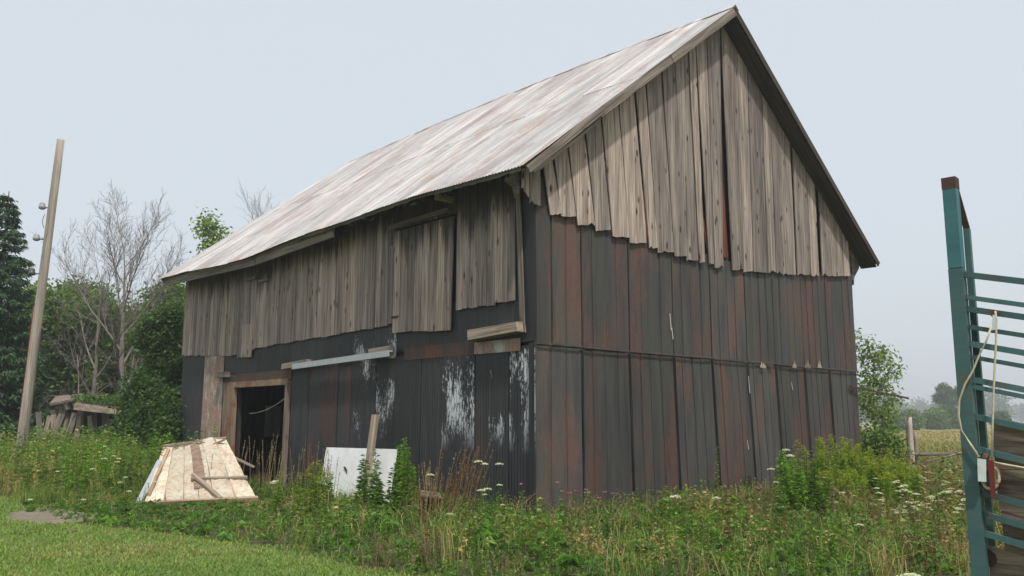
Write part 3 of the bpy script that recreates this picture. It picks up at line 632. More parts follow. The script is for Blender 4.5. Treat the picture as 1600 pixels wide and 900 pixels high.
def spruce(p, h, label, seed, rbase=2.4, group=None, cols=((.034, .080, .030), (.045, .10, .036), (.026, .06, .026)), tiers=34):
    g = np.random.default_rng(seed); t = tag(empty('spruce_tree', p), label, 'tree', group)
    MB().tube([(0, 0, -.1), (0.03, 0, h*.5), (0, .02, h*.97)], [.19, .11, .015], 8).build('trunk', M_BARKD, t, True)
    br = MB(); parts = []
    for i in range(tiers):
        z = h*(.06+.915*(i/tiers)**.92); R = rbase*(1-z/h)**.92*g.uniform(.8, 1.1)+.05; k = int(6+5*(1-z/h))
        for j in range(k):
            a = 6.283*j/k+g.uniform(0, 6.28); r = R*g.uniform(.72, 1.12); d = np.array([math.cos(a), math.sin(a), 0])
            pts = [np.array([0, 0, z])+d*r*q+np.array([0, 0, -.30*r*q+.24*r*q**3]) for q in (0, .35, .7, 1.)]
            br.tube(pts, [.03, .02, .012, .004], 3, False); m = int(24+80*r)
            q = g.uniform(.12, 1.0, m)**.8; base = np.array([0, 0, z])+d*r*q[:, None]; base[:, 2] += -.30*r*q+.24*r*q**3
            side = np.array([-d[1], d[0], 0]); sp = g.normal(size=m)*.26*r*(1.12-q)
            base = base+side*sp[:, None]+g.normal(size=(m, 3))*.03; base[:, 2] -= np.abs(sp)*.35
            D = d*.7+side*np.sign(sp)[:, None]*.7+np.array([0, 0, -.35])+g.normal(size=(m, 3))*.3
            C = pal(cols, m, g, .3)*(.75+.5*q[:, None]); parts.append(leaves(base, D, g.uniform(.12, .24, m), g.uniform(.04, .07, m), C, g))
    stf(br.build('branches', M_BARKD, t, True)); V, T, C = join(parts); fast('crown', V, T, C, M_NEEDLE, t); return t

spruce(foot(-20, 30), 10.1, 'tall dark spruce at the left edge beside the utility pole', 3, 2.7)
spruce(foot(-120, 33), 10.5, 'dark spruce just outside the left edge, its branches behind the pole', 4, 2.6)
bare_tree(182, 35, 268, 'tallest bare grey tree with a wide fan of fine twigs, nearer the barn', VASE, .17, 11, leanv=(.02, 0))
bare_tree(143, 36, 330, 'lower bare grey tree between the utility pole and the tallest bare tree', VASE, .13, 12, dens=.85)
FAN = dict(VASE, nb=[18, 11, 7, 4], t0=[.5, .3, .2, .1], ang=[.42, .4, .45, .5], rat=[.55, .5, .5, .5], sh=[.15, .3, .3, .2])
bare_tree(413, 40, 268, 'fine bare treetop showing over the roof slope', FAN, .15, 13)
LOW = dict(VASE, up=[.0, -.01, .02, .02, .02], ang=[1.1, .8, .7, .7], t0=[.08, .1, .1, .1], rat=[.62, .5, .5, .5])
bare_tree(118, 31, 525, 'tangle of dead grey branches behind the collapsed shed', LOW, .06, 14, name='dead_shrub', dens=.7)
bare_tree(196, 32, 540, 'dead twiggy shrub between collapsed shed and barn corner', LOW, .05, 15, name='dead_shrub', dens=.55)
DKG = ((.045, .095, .026), (.06, .12, .03), (.08, .145, .035)); MDG = ((.085, .16, .034), (.12, .20, .042), (.16, .225, .055)); LTG = ((.17, .27, .05), (.22, .30, .06), (.13, .21, .045))
def zat(px, D, topy): return (664-topy)/FPX*D+1.6
leafy_tree(foot(105, 40), zat(105, 40, 430), 'green leafy tree right of the pole, behind the bare trees', MDG, 21, nl=13, ls=.20, spread=.36)
leafy_tree(foot(62, 44), zat(62, 44, 445), 'dark leafy tree between spruce and pole', DKG, 22, nl=13, ls=.2, spread=.36)
leafy_tree(foot(243, 41), zat(243, 41, 443), 'green leafy tree close behind the left corner of the barn', MDG, 23, nl=14, ls=.2, spread=.36)
leafy_tree(foot(170, 52), zat(170, 52, 505), 'dark leafy tree at the back of the gap between the bare trunks', DKG, 24, nl=13, ls=.24, spread=.45)
leafy_tree(foot(290, 52), zat(290, 52, 450), 'leafy tree mostly hidden behind the barn wall', DKG, 25, nl=12, ls=.24, spread=.45)
leafy_tree(foot(345, 37), zat(345, 37, 334), 'light green treetop peeping over the roof edge', LTG, 26, par=dict(ROUND, rat=[.36, .48, .5], ang=[.7, .7, .7]), nl=6, ls=.18, spread=.22)
leafy_tree(foot(20, 50), zat(20, 50, 470), 'dark leafy tree behind the spruce', DKG, 28, nl=13, ls=.24, spread=.45)
leafy_tree(foot(120, 58), zat(120, 58, 520), 'dim leafy tree far behind the collapsed shed', DKG, 29, nl=13, ls=.26, spread=.5)
BUSH = dict(ROUND, t0=[.05, .1, .15], nb=[13, 8, 5], ang=[.9, .8, .8], rat=[.5, .5, .5], sh=[.25, .3, .2])
leafy_tree(foot(252, 26.5), zat(252, 26.5, 478), 'dark vine-like bush climbing beside the left corner of the barn', DKG+((.075, .12, .03),), 27, par=dict(BUSH, ang=[.55, .7, .8], rat=[.26, .5, .5]), nl=10, ls=.12, spread=.20, r0=.09, name='climbing_bush', cat='bush', bark=M_BARKD)
leafy_tree(foot(226, 25.5), zat(226, 25.5, 590), 'rounded dark green bush left of the climbing bush', DKG, 30, par=BUSH, nl=9, ls=.12, spread=.2, r0=.06, name='bush', cat='bush', bark=M_BARKD)
leafy_tree(foot(262, 24.6), zat(262, 24.6, 610), 'low dark bush against the barn corner sheeting', DKG, 31, par=BUSH, nl=8, ls=.11, spread=.18, r0=.05, name='bush', cat='bush', bark=M_BARKD)
# right of the barn
SAP = dict(ROUND, nb=[15, 5, 3], t0=[.14, .2, .2], ang=[.75, .7, .7], rat=[.32, .45, .5], up=[.02, .12, .08, .05])
leafy_tree(foot(1372, 25), 4.35, 'slender young tree with loose pale leaves at the right corner of barn', MDG+LTG, 41, par=SAP, nl=2, ls=.12, spread=.15, r0=.05, name='young_tree')
leafy_tree(foot(1374, 24), 1.45, 'leafy bush at the foot of the young tree', MDG, 42, par=BUSH, nl=3, ls=.12, spread=.18, r0=.04, name='bush', cat='bush')
OAK = dict(ROUND, t0=[.66, .3, .2], ang=[1.15, .8, .8], rat=[.36, .5, .5], sh=[.1, .3, .2])
leafy_tree(foot(1483, 190), zat(1484, 190, 604), 'lone flat-crowned tree standing above the far hedge', DKG, 43, par=OAK, nl=4, ls=.42, spread=.3, r0=.3)
leafy_tree(foot(1462, 150), zat(1462, 150, 647), 'rounded light tree in the hedge across the field', MDG, 44, par=BUSH, nl=5, ls=.5, spread=.6, name='hedge_tree')
leafy_tree(foot(1482, 160), zat(1482, 160, 640), 'dark narrow tree in the hedge across the field', DKG, 45, par=dict(BUSH, rat=[.3, .5, .5]), nl=6, ls=.45, spread=.45, name='hedge_tree')
leafy_tree(foot(1422, 140), zat(1422, 140, 650), 'green hedge tree behind the pale fence post', MDG, 46, par=BUSH, nl=5, ls=.5, spread=.6, name='hedge_tree')
leafy_tree(foot(1392, 130), zat(1392, 130, 656), 'low hedge bush behind the young tree', DKG, 47, par=BUSH, nl=5, ls=.3, spread=.5, name='hedge_bush', cat='bush')
leafy_tree(foot(1515, 155), zat(1515, 155, 656), 'dark hedge tree just behind the teal post', DKG, 48, par=BUSH, nl=5, ls=.5, spread=.6, name='hedge_tree')
# far woods: one hazy mass of crowns
def far_woods():
    g = np.random.default_rng(50); parts = []
    for i in range(150):
        px = g.uniform(1180, 1900) if i < 110 else g.uniform(-500, 420); D = g.uniform(420, 760); p = foot(px, D); h = g.uniform(9, 19)*(1 if i < 110 else 1.3); n = 420
        u = nrmz(g.normal(size=(n, 3)))*g.uniform(.55, 1., (n, 1)); q = u*np.array([h*.42, h*.42, h*.48])*(1+.25*np.sin(u[:, :1]*5+i))+np.array([0, 0, h*.52])+p
        q[:, 2] = np.maximum(q[:, 2], .2)
        parts.append(leaves(q, g.normal(size=(n, 3)), g.uniform(1.4, 2.6, n), g.uniform(.9, 1.7, n), pal(DKG+MDG[:1], n, g, .3), g))
    V, T, C = join(parts); tag(fast('distant_woods', V, T, C, M_LEAF), 'hazy line of far woods along the horizon across the field', 'woods', kind='stuff')
far_woods()
leafy_tree(foot(1565, 165), zat(1565, 165, 650), 'hedge tree seen between the rails of the teal chute', DKG, 51, par=BUSH, nl=5, ls=.36, spread=.5, name='hedge_tree')

# ------------------------------------------------------------------ utility pole
up_ = tag(empty('utility_pole', at(27, 749, 25)*np.array([1, 1, 0])), 'leaning bare wooden utility pole with three side insulators', 'utility pole')
o0 = np.array(up_.location); tp = at(95, 218, 25)-o0
axp = tp/np.linalg.norm(tp); beam_len = np.linalg.norm(tp)
def round_timber(name, p0, p1, r0, r1, mat, parent, n=12, seg=10):
    p0, p1 = Vector(p0), Vector(p1); x = p1-p0; Ln = x.length; x.normalize(); y = Vector((0, 1, 0)).cross(x); y.normalize(); z = x.cross(y); v = []; f = []
    for i in range(seg+1):
        t = i/seg; r = r0+(r1-r0)*t
        for k in range(n): a = 6.283*k/n; q = r*(1+U(-.03, .03)); v.append((Ln*t, q*math.cos(a), q*math.sin(a)))
    for i in range(seg):
        for k in range(n): f.append((i*n+k, i*n+(k+1) % n, (i+1)*n+(k+1) % n, (i+1)*n+k))
    f += [tuple(range(n))[::-1], tuple(seg*n+k for k in range(n))]
    mw = Matrix(((x.x, y.x, z.x, p0.x), (x.y, y.y, z.y, p0.y), (x.z, y.z, z.z, p0.z), (0, 0, 0, 1)))
    return mk(name, v, f, mat, parent, mw=mw, smooth=True)
round_timber('pole', (0, 0, -.1), tp, .155, .105, M_POLE, up_)
for (px, py, m) in ((66, 322, M_INSUL), (57, 371, M_INSUL), (50, 425, M_INSULD)):
    q = at(px, py, 25)-o0; t = (q@axp); s = q-axp*t; base = axp*t
    br = MB().tube([base, q+np.array([0, 0, -.06]), q], .018, 6).build('insulator_bracket', M_IRON, up_)
    pr = [(.05, -.10), (.095, -.07), (.10, .0), (.07, .02), (.085, .06), (.05, .10), (.02, .12)]; n = 12; v = []; f = []
    for r, z in pr:
        for k in range(n): v.append(q+np.array([r*math.cos(6.283*k/n), r*math.sin(6.283*k/n), z]))
    for i in range(len(pr)-1):
        for k in range(n): f.append((i*n+k, i*n+(k+1) % n, (i+1)*n+(k+1) % n, (i+1)*n+k))
    f += [tuple(range(n))[::-1], tuple((len(pr)-1)*n+k for k in range(n))]; mk('insulator', v, f, m, br, smooth=True)
wv = -cR*.15-cF*.04
MB().tube([axp*beam_len*q+wv*(1.0-.25*q)+np.array([.01*math.sin(9*q), 0, 0]) for q in (0, .1, .2, .3, .4, .5)], .02, 6).build('cable_conduit', M_REDP, up_, True)
q0 = at(70, 335, 25)-o0
MB().tube([q0+np.array([0, 0, -.1*i])+(-cR)*.05*math.sin(i*.8) for i in range(5)], .01, 5).build('loose_wire', M_INSULD, up_, True)

# ------------------------------------------------------------------ collapsed shed
sh = tag(empty('collapsed_shed', foot(130, 29)), 'small collapsed shed with sagging mossy roof and leaning grey boards', 'shed'); so_ = np.array(sh.location)
def shp(px, py, D=29): return at(px, py, D)-so_
def shslab(name, pts, th, mat):
    pts = [np.asarray(p) for p in pts]; n = np.cross(pts[1]-pts[0], pts[3]-pts[0]); n = n/np.linalg.norm(n)*th
    return mk(name, pts+[p+n for p in pts], [(0, 1, 2, 3), (7, 6, 5, 4), (0, 4, 5, 1), (1, 5, 6, 2), (2, 6, 7, 3), (3, 7, 4, 0)], mat, sh)
shslab('roof', [shp(78, 634), shp(120, 626), shp(132, 618, 31), shp(88, 622, 31)], .08, M_BX)
shslab('roof', [shp(117, 634, 28.6), shp(190, 644, 28.6), shp(188, 624, 31), shp(120, 622, 31)], .08, M_BX)
shslab('fascia_board', [shp(116, 640, 28.5), shp(190, 648, 28.5), shp(190, 641, 28.5), shp(116, 631, 28.5)], .04, M_PALE)
g = np.random.default_rng(60); n = 2600; P0 = np.array([shp(U(112, 190), U(612, 632), U(28.8, 31)) for _ in range(n)])
P0[:, 2] = np.interp(P0[:, 2], [P0[:, 2].min(), P0[:, 2].max()], [shp(150, 634)[2], shp(150, 616)[2]])
V, T, C = leaves(P0, g.normal(size=(n, 3))+[0, 0, .4], g.uniform(.06, .13, n), g.uniform(.04, .08, n), pal(DKG+MDG, n, g), g); stf(fast('moss_cover', V, T, C, M_LEAF, sh))
for (x0, y0, x1, y1, w) in ((70, 712, 100, 640, .22), (95, 715, 118, 645, .2), (84, 712, 84, 640, .18), (118, 712, 124, 650, .16), (160, 712, 172, 655, .18), (145, 712, 140, 650, .16), (60, 716, 78, 650, .14), (182, 712, 186, 650, .16)):
    beam('wall_board', shp(x0, y0, 28.8), shp(x1, y1, 29.2), w, .03, M_BX, sh, tuple(cF), .006)
for i in range(11):
    x0 = 66+i*12+U(-3, 3); lx = U(-4, 16); beam('wall_board', shp(x0, 716, 28.9), shp(x0+lx, U(634, 652), 29.3), U(.13, .22), .03, M_BX, sh, tuple(cF), .008)
mk('dark_wall', [shp(80, 740, 30), shp(188, 740, 30), shp(188, 640, 30), shp(80, 640, 30)]+[shp(80, 740, 30.4), shp(188, 740, 30.4), shp(188, 640, 30.4), shp(80, 640, 30.4)], [(0, 1, 2, 3), (7, 6, 5, 4), (0, 4, 5, 1), (1, 5, 6, 2), (2, 6, 7, 3), (3, 7, 4, 0)], M_BD, sh)

# ------------------------------------------------------------------ debris against the barn
A, B = on_ground(224, 795), on_ground(402, 786); Ct, Dt = at(352, 690, 18.6), at(255, 702, 18.6)
fp = tag(empty('fallen_panel', (A+B)/2*np.array([1, 1, 0])), 'cream framed panel lying propped in the grass before the doorway', 'panel'); fo = np.array(fp.location)
pn = np.cross(B-A, Dt-A); pn /= np.linalg.norm(pn); pn = pn if pn[2] > 0 else -pn
def pp(u, v, off=0.):                                # bilinear on the sagging panel
    q = A*(1-u)*(1-v)+B*u*(1-v)+Ct*u*v+Dt*(1-u)*v-fo; s = .10*math.sin(math.pi*u)*math.sin(math.pi*v)-.05*math.sin(2*math.pi*u)*v
    return q+pn*(off+s)+np.array([0, 0, .06])
def patch(name, u0, u1, v0, v1, o0_, o1_, mat, nu=10, nv=10, dent=0.):
    v = []; f = []; h = np.random.default_rng(5)
    for off in (o0_, o1_):
        for j in range(nv+1):
            for i in range(nu+1): v.append(pp(u0+(u1-u0)*i/nu, v0+(v1-v0)*j/nv, off+(h.uniform(-1, 1)*dent if off == o1_ else 0)))
    K = (nu+1)*(nv+1)
    for j in range(nv):
        for i in range(nu): a = j*(nu+1)+i; f.append((a+K, a+1+K, a+nu+2+K, a+nu+1+K)); f.append((a, a+nu+1, a+nu+2, a+1))
    for i in range(nu): f.append((i, i+1, i+1+K, i+K)); a = nv*(nu+1)+i; f.append((a, a+K, a+1+K, a+1))
    for j in range(nv): a = j*(nu+1); f.append((a, a+K, a+nu+1+K, a+nu+1)); a += nu; f.append((a, a+nu+1, a+nu+1+K, a+K))
    return mk(name, v, f, mat, fp)
for (u0, u1) in ((.0, .16), (.165, .33), (.335, .47), (.475, .60), (.605, .80), (.805, 1.)): patch('skin_sheet', u0, u1, .0, 1., -.03, U(.0, .012), M_CREAM, 5, 12, .016)
M_RIB = wood('panel_rib_wood', 0, (.22, .16, .11), (.38, .29, .21), (.48, .40, .31), .2)
def stick(a, c, w, h, mat=None, name='batten', parent=None): return beam(name, a, c, w, h, mat or M_RIB, parent or fp, tuple(pn), .004)
for u in (.165, .335, .605, .805): stick(pp(u, .02, .02), pp(u, .97, .02), .03, .025)
patch('brown_board', .43, .55, .16, .98, .008, .022, wood('brown_board_wood', 2, (.16, .11, .08), (.27, .20, .155), (.34, .27, .215), .2), 2, 8)
stick(pp(.0, .0, .03), pp(1., .0, .03), .08, .07, M_RIB); stick(pp(.0, .98, .03), pp(1., .985, .03), .05, .05, M_PALE)
stick(pp(.40, .27, .06), pp(1.0, .30, .05), .07, .05, M_PALE, 'loose_batten'); stick(pp(.42, .30, .10), pp(.66, .0, .06), .08, .05, M_PALE, 'loose_batten')
stick(pp(.02, .12, .04), pp(.1, .9, .05), .06, .06, M_RIB)
beam('prop_board', pp(.15, .9, -.08), (pp(.15, .9, -.08)+np.array([.25, .3, 0]))*np.array([1, 1, 0]), .1, .05, M_BX, fp, (1, 0, 0))
beam('prop_board', pp(.85, .9, -.08), (pp(.85, .9, -.08)+np.array([.25, .3, 0]))*np.array([1, 1, 0]), .1, .05, M_BX, fp, (1, 0, 0))
def stickw(name, label, cat, a, c, w, h, mat, up=(0, 0, 1)):
    o = beam(name, a, c, w, h, mat, None, up, .003); tag(o, label, cat); return o
stickw('metal_rail', 'grey steel rail resting along the left edge of the fallen cream panel', 'rail', at(211, 798, 16.2), at(251, 720, 17.5), .12, .06, M_RAIL, tuple(pn))
stickw('loose_stick', 'long loose stick lying across the panel top towards the doorway', 'stick', at(307, 687, 18.4), at(398, 730, 18.4), .06, .045, M_PALE)
stickw('loose_stick', 'shorter loose stick crossing the long one on the panel', 'stick', at(293, 712, 18.2), at(351, 687, 18.35), .05, .04, M_PALE)
stickw('loose_stick', 'short brown stick at the upper left of the fallen panel', 'stick', at(254, 724, 18.0), at(268, 712, 18.2), .09, .06, M_RIB)
# white board leaning on the side wall, grey stake before it, dark open box
y0, z0 = on_left(510, 699, -.14); y1, z1 = on_left(620, 702, -.14)
wb = mk('white_board', [(-.30, y0, 0.0), (-.30, y1, 0.0), (-.14, y1, z1), (-.14, y0, z0), (-.28, y0, 0), (-.28, y1, 0), (-.12, y1, z1), (-.12, y0, z0)], [(0, 3, 2, 1), (4, 5, 6, 7), (0, 1, 5, 4), (1, 2, 6, 5), (2, 3, 7, 6), (3, 0, 4, 7)], M_WHITE)
tag(wb, 'square white board leaning against the black side wall', 'board')
yy_, zz = on_left(541, 735, -.21); mk('torn_mark', [(-.222, yy_+.10, zz+.06), (-.226, yy_-.06, zz-.08), (-.224, yy_-.05, zz+.02), (-.221, yy_+.04, zz+.08)], [(0, 1, 2, 3)], M_IRON, wb)
ys_, zs_ = on_left(588, 648, -.34); stickw('wooden_stake', 'grey wooden stake standing in front of the white board', 'stake', (-.56, ys_+.02, 0), (-.36, ys_, zs_), .045, .20, M_PALE, (0, 1, 0))
bx = tag(empty('open_crate', on_ground(650, 828)), 'small dark open-fronted crate half hidden in weeds by the side wall', 'crate')
for nm, a in (('side', (-.02, 0, -.2, .2, 0, .52)), ('side', (.24, .26, -.2, .2, 0, .52)), ('back', (0, .24, .17, .2, 0, .52)), ('lid', (-.03, .27, -.22, .2, .522, .545))): box(nm, *a, M_BD if nm != 'lid' else M_BX, bx)
bx.rotation_euler = (.10, .16, -.6)
# flat bare slab at the lawn edge
c = on_ground(78, 806); n = 14
tag(mk('flat_stone', [c+np.array([.55*math.cos(6.283*k/n)*U(.8, 1.1), 1.2*math.sin(6.283*k/n)*U(.8, 1.1), .025]) for k in range(n)]+[c+np.array([.62*math.cos(6.283*k/n), 1.3*math.sin(6.283*k/n), -.01]) for k in range(n)],
       [tuple(range(n))]+[(k+n, (k+1) % n+n, (k+1) % n, k) for k in range(n)], M_SLAB), 'flat bare tan slab at the lawn edge below the left weeds', 'slab')

# ------------------------------------------------------------------ fence beyond the barn
def fpost(px, topy, D, r, label, mat, lean_=(0, 0)):
    p = foot(px, D); h = zat(px, D, topy); t = round_timber('fence_post', p+np.array([0, 0, -.1]), p+np.array([lean_[0], lean_[1], h]), r, r*.9, mat, None, 10, 6); tag(t, label, 'fence post'); return p
fpost(1420, 659, 25, .105, 'stout pale round fence post by the rail fence', M_POLE)
fpost(1429, 682, 25.4, .06, 'thin dark fence post right behind the pale post', M_BX)
fpost(1502, 672, 25, .05, 'thin pale fence stake beside the teal chute post', M_POLE)
def rail_(label, a, c, r): t = round_timber('fence_rail', a, c, r, r*.8, M_BX, None, 7, 5); tag(t, label, 'fence rail')
rail_('upper grey fence rail running from the pale post towards the chute', at(1404, 711, 25.1), at(1640, 705, 25.3), .055)
rail_('slanting fence rail crossing below the upper rail', at(1425, 728, 25.2), at(1500, 708, 25.1), .035)
rail_('lower grey fence rail low in the white flowers', at(1425, 735, 25.0), at(1640, 731, 25.2), .06)
# far utility pole and its wires
fu = tag(empty('utility_pole', foot(1530, 110)), 'thin far utility pole seen through the teal rails', 'utility pole')
MB().tube([(0, 0, 0), (0, 0, 9.)], [.16, .11], 8).build('pole', M_POLE, fu); MB().box(-.9, .9, -.05, .05, 8.2, 8.35).build('crossarm', M_POLE, fu)

# ------------------------------------------------------------------ teal loading chute, near right edge
rd = np.array([.0921, -.96646, -.2397]); hx = nrmz(np.array([[rd[0], rd[1], 0]]))[0]     # rails fall away from the post, towards the camera's right
pb = at(1514, 664, 5.0); pb = np.array([pb[0], pb[1], 0]); side = np.array([hx[1], -hx[0], 0])     # side: towards the lawn
if side@(CAM-pb) < 0: side = -side
ch = tag(empty('loading_chute', pb), 'teal tubular steel livestock chute with sloping rails and grey planks', 'chute')
def zpost(py): lo = at(1514, py, 5.0); return float(lo[2])
def tubebox(name, p0, p1, w, h, mat, up): return beam(name, p0, p1, w, h, mat, ch, up)
z_t = zpost(262); zj = zpost(413)
tubebox('end_post', (0, 0, -.05), (0, 0, zj-.004), .078, .078, M_TEAL, tuple(hx)); tubebox('end_post_extension', (0, 0, zj), (0, 0, z_t-.07), .076, .076, M_BLUE, tuple(hx)); tubebox('post_cap', (0, 0, z_t-.07), (0, 0, z_t), .08, .08, M_IRON, tuple(hx))
q = hx*.05-side*.09
tubebox('gate_guide', tuple(q+np.array([0, 0, .1])), tuple(q+np.array([0, 0, zpost(345)])), .035, .035, M_TEAL, tuple(hx))
tubebox('gusset', tuple(q+np.array([0, 0, zpost(345)])), tuple(np.array([0, 0, zpost(280)])+hx*.02-side*.03), .015, .035, M_IRON, tuple(hx))
for i, py in enumerate((424, 461, 480, 509, 536, 557, 593, 604, 651, 702, 768, 800, 829)):
    a = np.array([0, 0, zpost(py)])+hx*.04-side*.0; ln = 2.3
    tubebox('rail', tuple(a), tuple(a+rd*ln), .034, .026 if i in (1, 3, 5, 7) else .034, M_TEAL, (0, 0, 1))
e1 = hx*2.2; tubebox('end_post', tuple(e1+np.array([0, 0, -.05])), tuple(e1+np.array([0, 0, zpost(424)-.48])), .078, .078, M_TEAL, tuple(hx))
for i, (pa, pb_) in enumerate(((671, 728), (729, 786), (787, 845), (846, 905))):
    s0 = .11 if i < 2 else (.12 if i == 2 else .04); za, zb = zpost(pa), zpost(pb_+.5); o = -side*(.045+.004*i)
    P4 = [o+hx*s0+np.array([0, 0, zb+rd[2]*s0]), o+hx*2.15+np.array([0, 0, zb+rd[2]*2.15]), o+hx*2.15+np.array([0, 0, za+rd[2]*2.15]), o+hx*(s0-.0)+np.array([0, 0, za+rd[2]*s0])]
    P4 = [p+np.array([0, 0, .10]) if k in (2, 3) and i == 0 else p for k, p in enumerate(P4)]
    mk('plank', P4+[p-side*.03 for p in P4], [(0, 1, 2, 3), (7, 6, 5, 4), (0, 4, 5, 1), (1, 5, 6, 2), (2, 6, 7, 3), (3, 7, 4, 0)], M_PLANK, ch)
def chp(px, py, off=.0):                             # point on the chute's side plane (offset towards the lawn)
    d = ray(px, py); o = pb+side*off; return CAM+d*(((o-CAM)@side)/(d@side))-pb
# rope over a pulley, latch and ring
pk = chp(1554, 490, .035)
pu = MB().tube([pk+side*-.012, pk+side*.012], .022, 12).build('pulley', M_IRON, ch)
mk('pulley_block', [chp(1551, 492, .04), chp(1556, 492, .04), chp(1556, 515, .04), chp(1549, 516, .04)]+[chp(1551, 492, .055), chp(1556, 492, .055), chp(1556, 515, .055), chp(1549, 516, .055)], BOXF, M_WHITEP, ch)
rope = MB()
def cat(pts, r=.006): rope.tube(pts, r, 6)
cat([chp(x, y, .05) for x, y in ((1555, 486), (1557, 500), (1556, 540), (1553, 600), (1551, 660), (1550, 722))])
cat([chp(x, y, .06) for x, y in ((1549, 510), (1541, 533), (1530, 555), (1520, 580), (1508, 600), (1499, 625), (1498, 650), (1502, 672), (1514, 690), (1530, 714))])
cat([chp(x, y, .05) for x, y in ((1551, 722), (1572, 726), (1600, 731), (1640, 742))])
rope.build('rope', M_ROPE, ch, True)
mk('latch_box', [chp(1527, 716, .05), chp(1541, 718, .05), chp(1541, 753, .05), chp(1528, 752, .05)]+[chp(1527, 716, .09), chp(1541, 718, .09), chp(1541, 753, .09), chp(1528, 752, .09)], BOXF, M_WHITEP, ch)
mk('latch_arm', [chp(1542, 718, .04), chp(1553, 720, .04), chp(1556, 780, .04), chp(1549, 780, .04)]+[chp(1542, 718, .07), chp(1553, 720, .07), chp(1556, 780, .07), chp(1549, 780, .07)], BOXF, M_REDP, ch)
MB().tube([chp(1548+13*math.cos(a), 747+17*math.sin(a), .03) for a in np.linspace(0, 6.283, 20)], .010, 6, False).build('ring_handle', M_ROPE, ch, True)
MB().tube([chp(1548+16*math.cos(a), 747+20*math.sin(a), .02) for a in np.linspace(0, 6.283, 20)], .008, 6, False).build('ring_rim', M_REDP, ch, True)
MB().tube([chp(1536, 713, .06), chp(1544, 716, .06)], .022, 8).build('knot', M_IRON, ch)
wq = chp(1543, 872, -.06); MB().tube([wq-side*.05, wq+side*.01], .05, 12).build('hub', M_IRON, ch)

# ------------------------------------------------------------------ lawn, field and weeds
lb = np.array(lawn_b)
def lawn_edge(y): return np.interp(y, lb[::-1, 1][np.argsort(lb[::-1, 1])], lb[::-1, 0][np.argsort(lb[::-1, 1])])
def wob(x, y, s=1.): return np.sin(x*1.3*s+1.7*np.sin(y*.9*s))+np.sin(y*1.7*s+1.3*np.sin(x*1.1*s+2.))+.6*np.sin((x*2.9+y*2.3)*s+.5)
def lawn_blades():
    g = np.random.default_rng(70); n = 560000
    d = 4.5+35*g.random(n)**1.9; px = g.uniform(-900, 2400, n); R_ = cF*1.; fx = nrmz(np.array([[cF[0], cF[1], 0]]))[0]
    P = np.stack([CAM[0]+fx[0]*d+cR[0]*(px-800)/FPX*d, CAM[1]+fx[1]*d+cR[1]*(px-800)/FPX*d, 0*d], 1)
    k = P[:, 0] < lawn_edge(P[:, 1])+.15+.12*wob(P[:, 0], P[:, 1], 3); P = P[k]; n = len(P); d = d[k]
    w = wob(P[:, 0], P[:, 1], .8)+.5*wob(P[:, 0], P[:, 1], 4.)+g.normal(size=n)*.8
    C = np.where((w > 1.5)[:, None], np.array([.27, .27, .085]), np.where((w < -1.2)[:, None], np.array([.13, .235, .04]), np.array([.18, .285, .05])))*g.uniform(.7, 1.3, (n, 1))
    h = g.uniform(.018, .045, n); dr = hdir(n, g); S_ = hdir(n, g)*(.005+.00045*d)[:, None]
    V = np.stack([P-S_, P+S_, P+dr*h[:, None]*.6+np.array([0, 0, 1.])*h[:, None]], 1).reshape(-1, 3)
    tag(fast('lawn_grass', V, np.arange(3*n).reshape(-1, 3), np.repeat(C, 3, 0), M_GRASS), 'short mown grass of the lawn', 'grass', kind='stuff')
lawn_blades()
def field_grass():
    g = np.random.default_rng(71); n = 95000; d = 14+104*g.random(n)**1.6; px = g.uniform(1180, 2500, n); fx = nrmz(np.array([[cF[0], cF[1], 0]]))[0]
    P = np.stack([CAM[0]+fx[0]*d+cR[0]*(px-800)/FPX*d, CAM[1]+fx[1]*d+cR[1]*(px-800)/FPX*d, 0*d], 1)
    k = (P[:, 0] > 14.8) & (P[:, 1] > -9.); P = P[k]; d = d[k]; n = len(P)
    far = np.clip((d-26)/40, 0, 1)[:, None]; C = (np.array([.14, .17, .05])*(1-far)+np.array([.34, .28, .115])*far)*g.uniform(.7, 1.3, (n, 1))
    V, T, C = blades(P, hdir(n, g), g.uniform(.18, .42, n), .006+.0012*d, C, g, .5)
    tag(fast('field_grass', V, T, C, M_GRASS), 'tall dry grass of the field beyond the fence', 'grass', kind='stuff')
field_grass()
def in_weeds(P):
    x, y = P[:, 0], P[:, 1]
    return (x > lawn_edge(y)) & ~((x > -.25) & (x < W+.2) & (y > -.22) & (y < L+.2)) & (x < 15.5)
def weed_h(x, y):
    e = np.clip((x-lawn_edge(y))/1.8, 0, 1); h = .14+.25*e
    h = np.where((x < .3) & (y > 7.5), .22+.85*np.clip((x-lawn_edge(y)-.2)/2.0, 0, 1)*np.clip((y-7.)/4, 0, 1), h)     # tall stand left of the barn
    r = np.clip((x-5.5)/3.5, 0, 1)*np.clip((y+6.5)/2.5, 0, 1); h = np.where((y < 0) | (x > W), h+.30*r*np.clip((12.5-x)/2.5, 0, 1)-.08*(x > 11), h)
    door = (x < .4) & (y > 4.8) & (y < 9.5); h = np.where(door, np.minimum(h, .10+.20*e), h); h = np.where((x > -1.5) & (x < .2) & (y > 3.) & (y < 6.6), np.minimum(h, .17), h); h = np.where((x < -1.6) & (y > 2.) & (y < 7.2), .07+.05*e, h)
    return h*(1+.20*wob(x, y, 1.3)+.10*wob(x+3, y, 3.1))
def scatter(n, g, x0=-6, x1=15.5, y0=-8., y1=26, near=True):
    P = np.stack([g.uniform(x0, x1, n), g.uniform(y0, y1, n), 0*g.random(n)], 1); P = P[in_weeds(P)]
    d = (P-CAM)@cF; sx = 800+FPX*((P-CAM)@cR)/d; k = (d > 2) & (sx > -420) & (sx < 2100)
    return P[k]
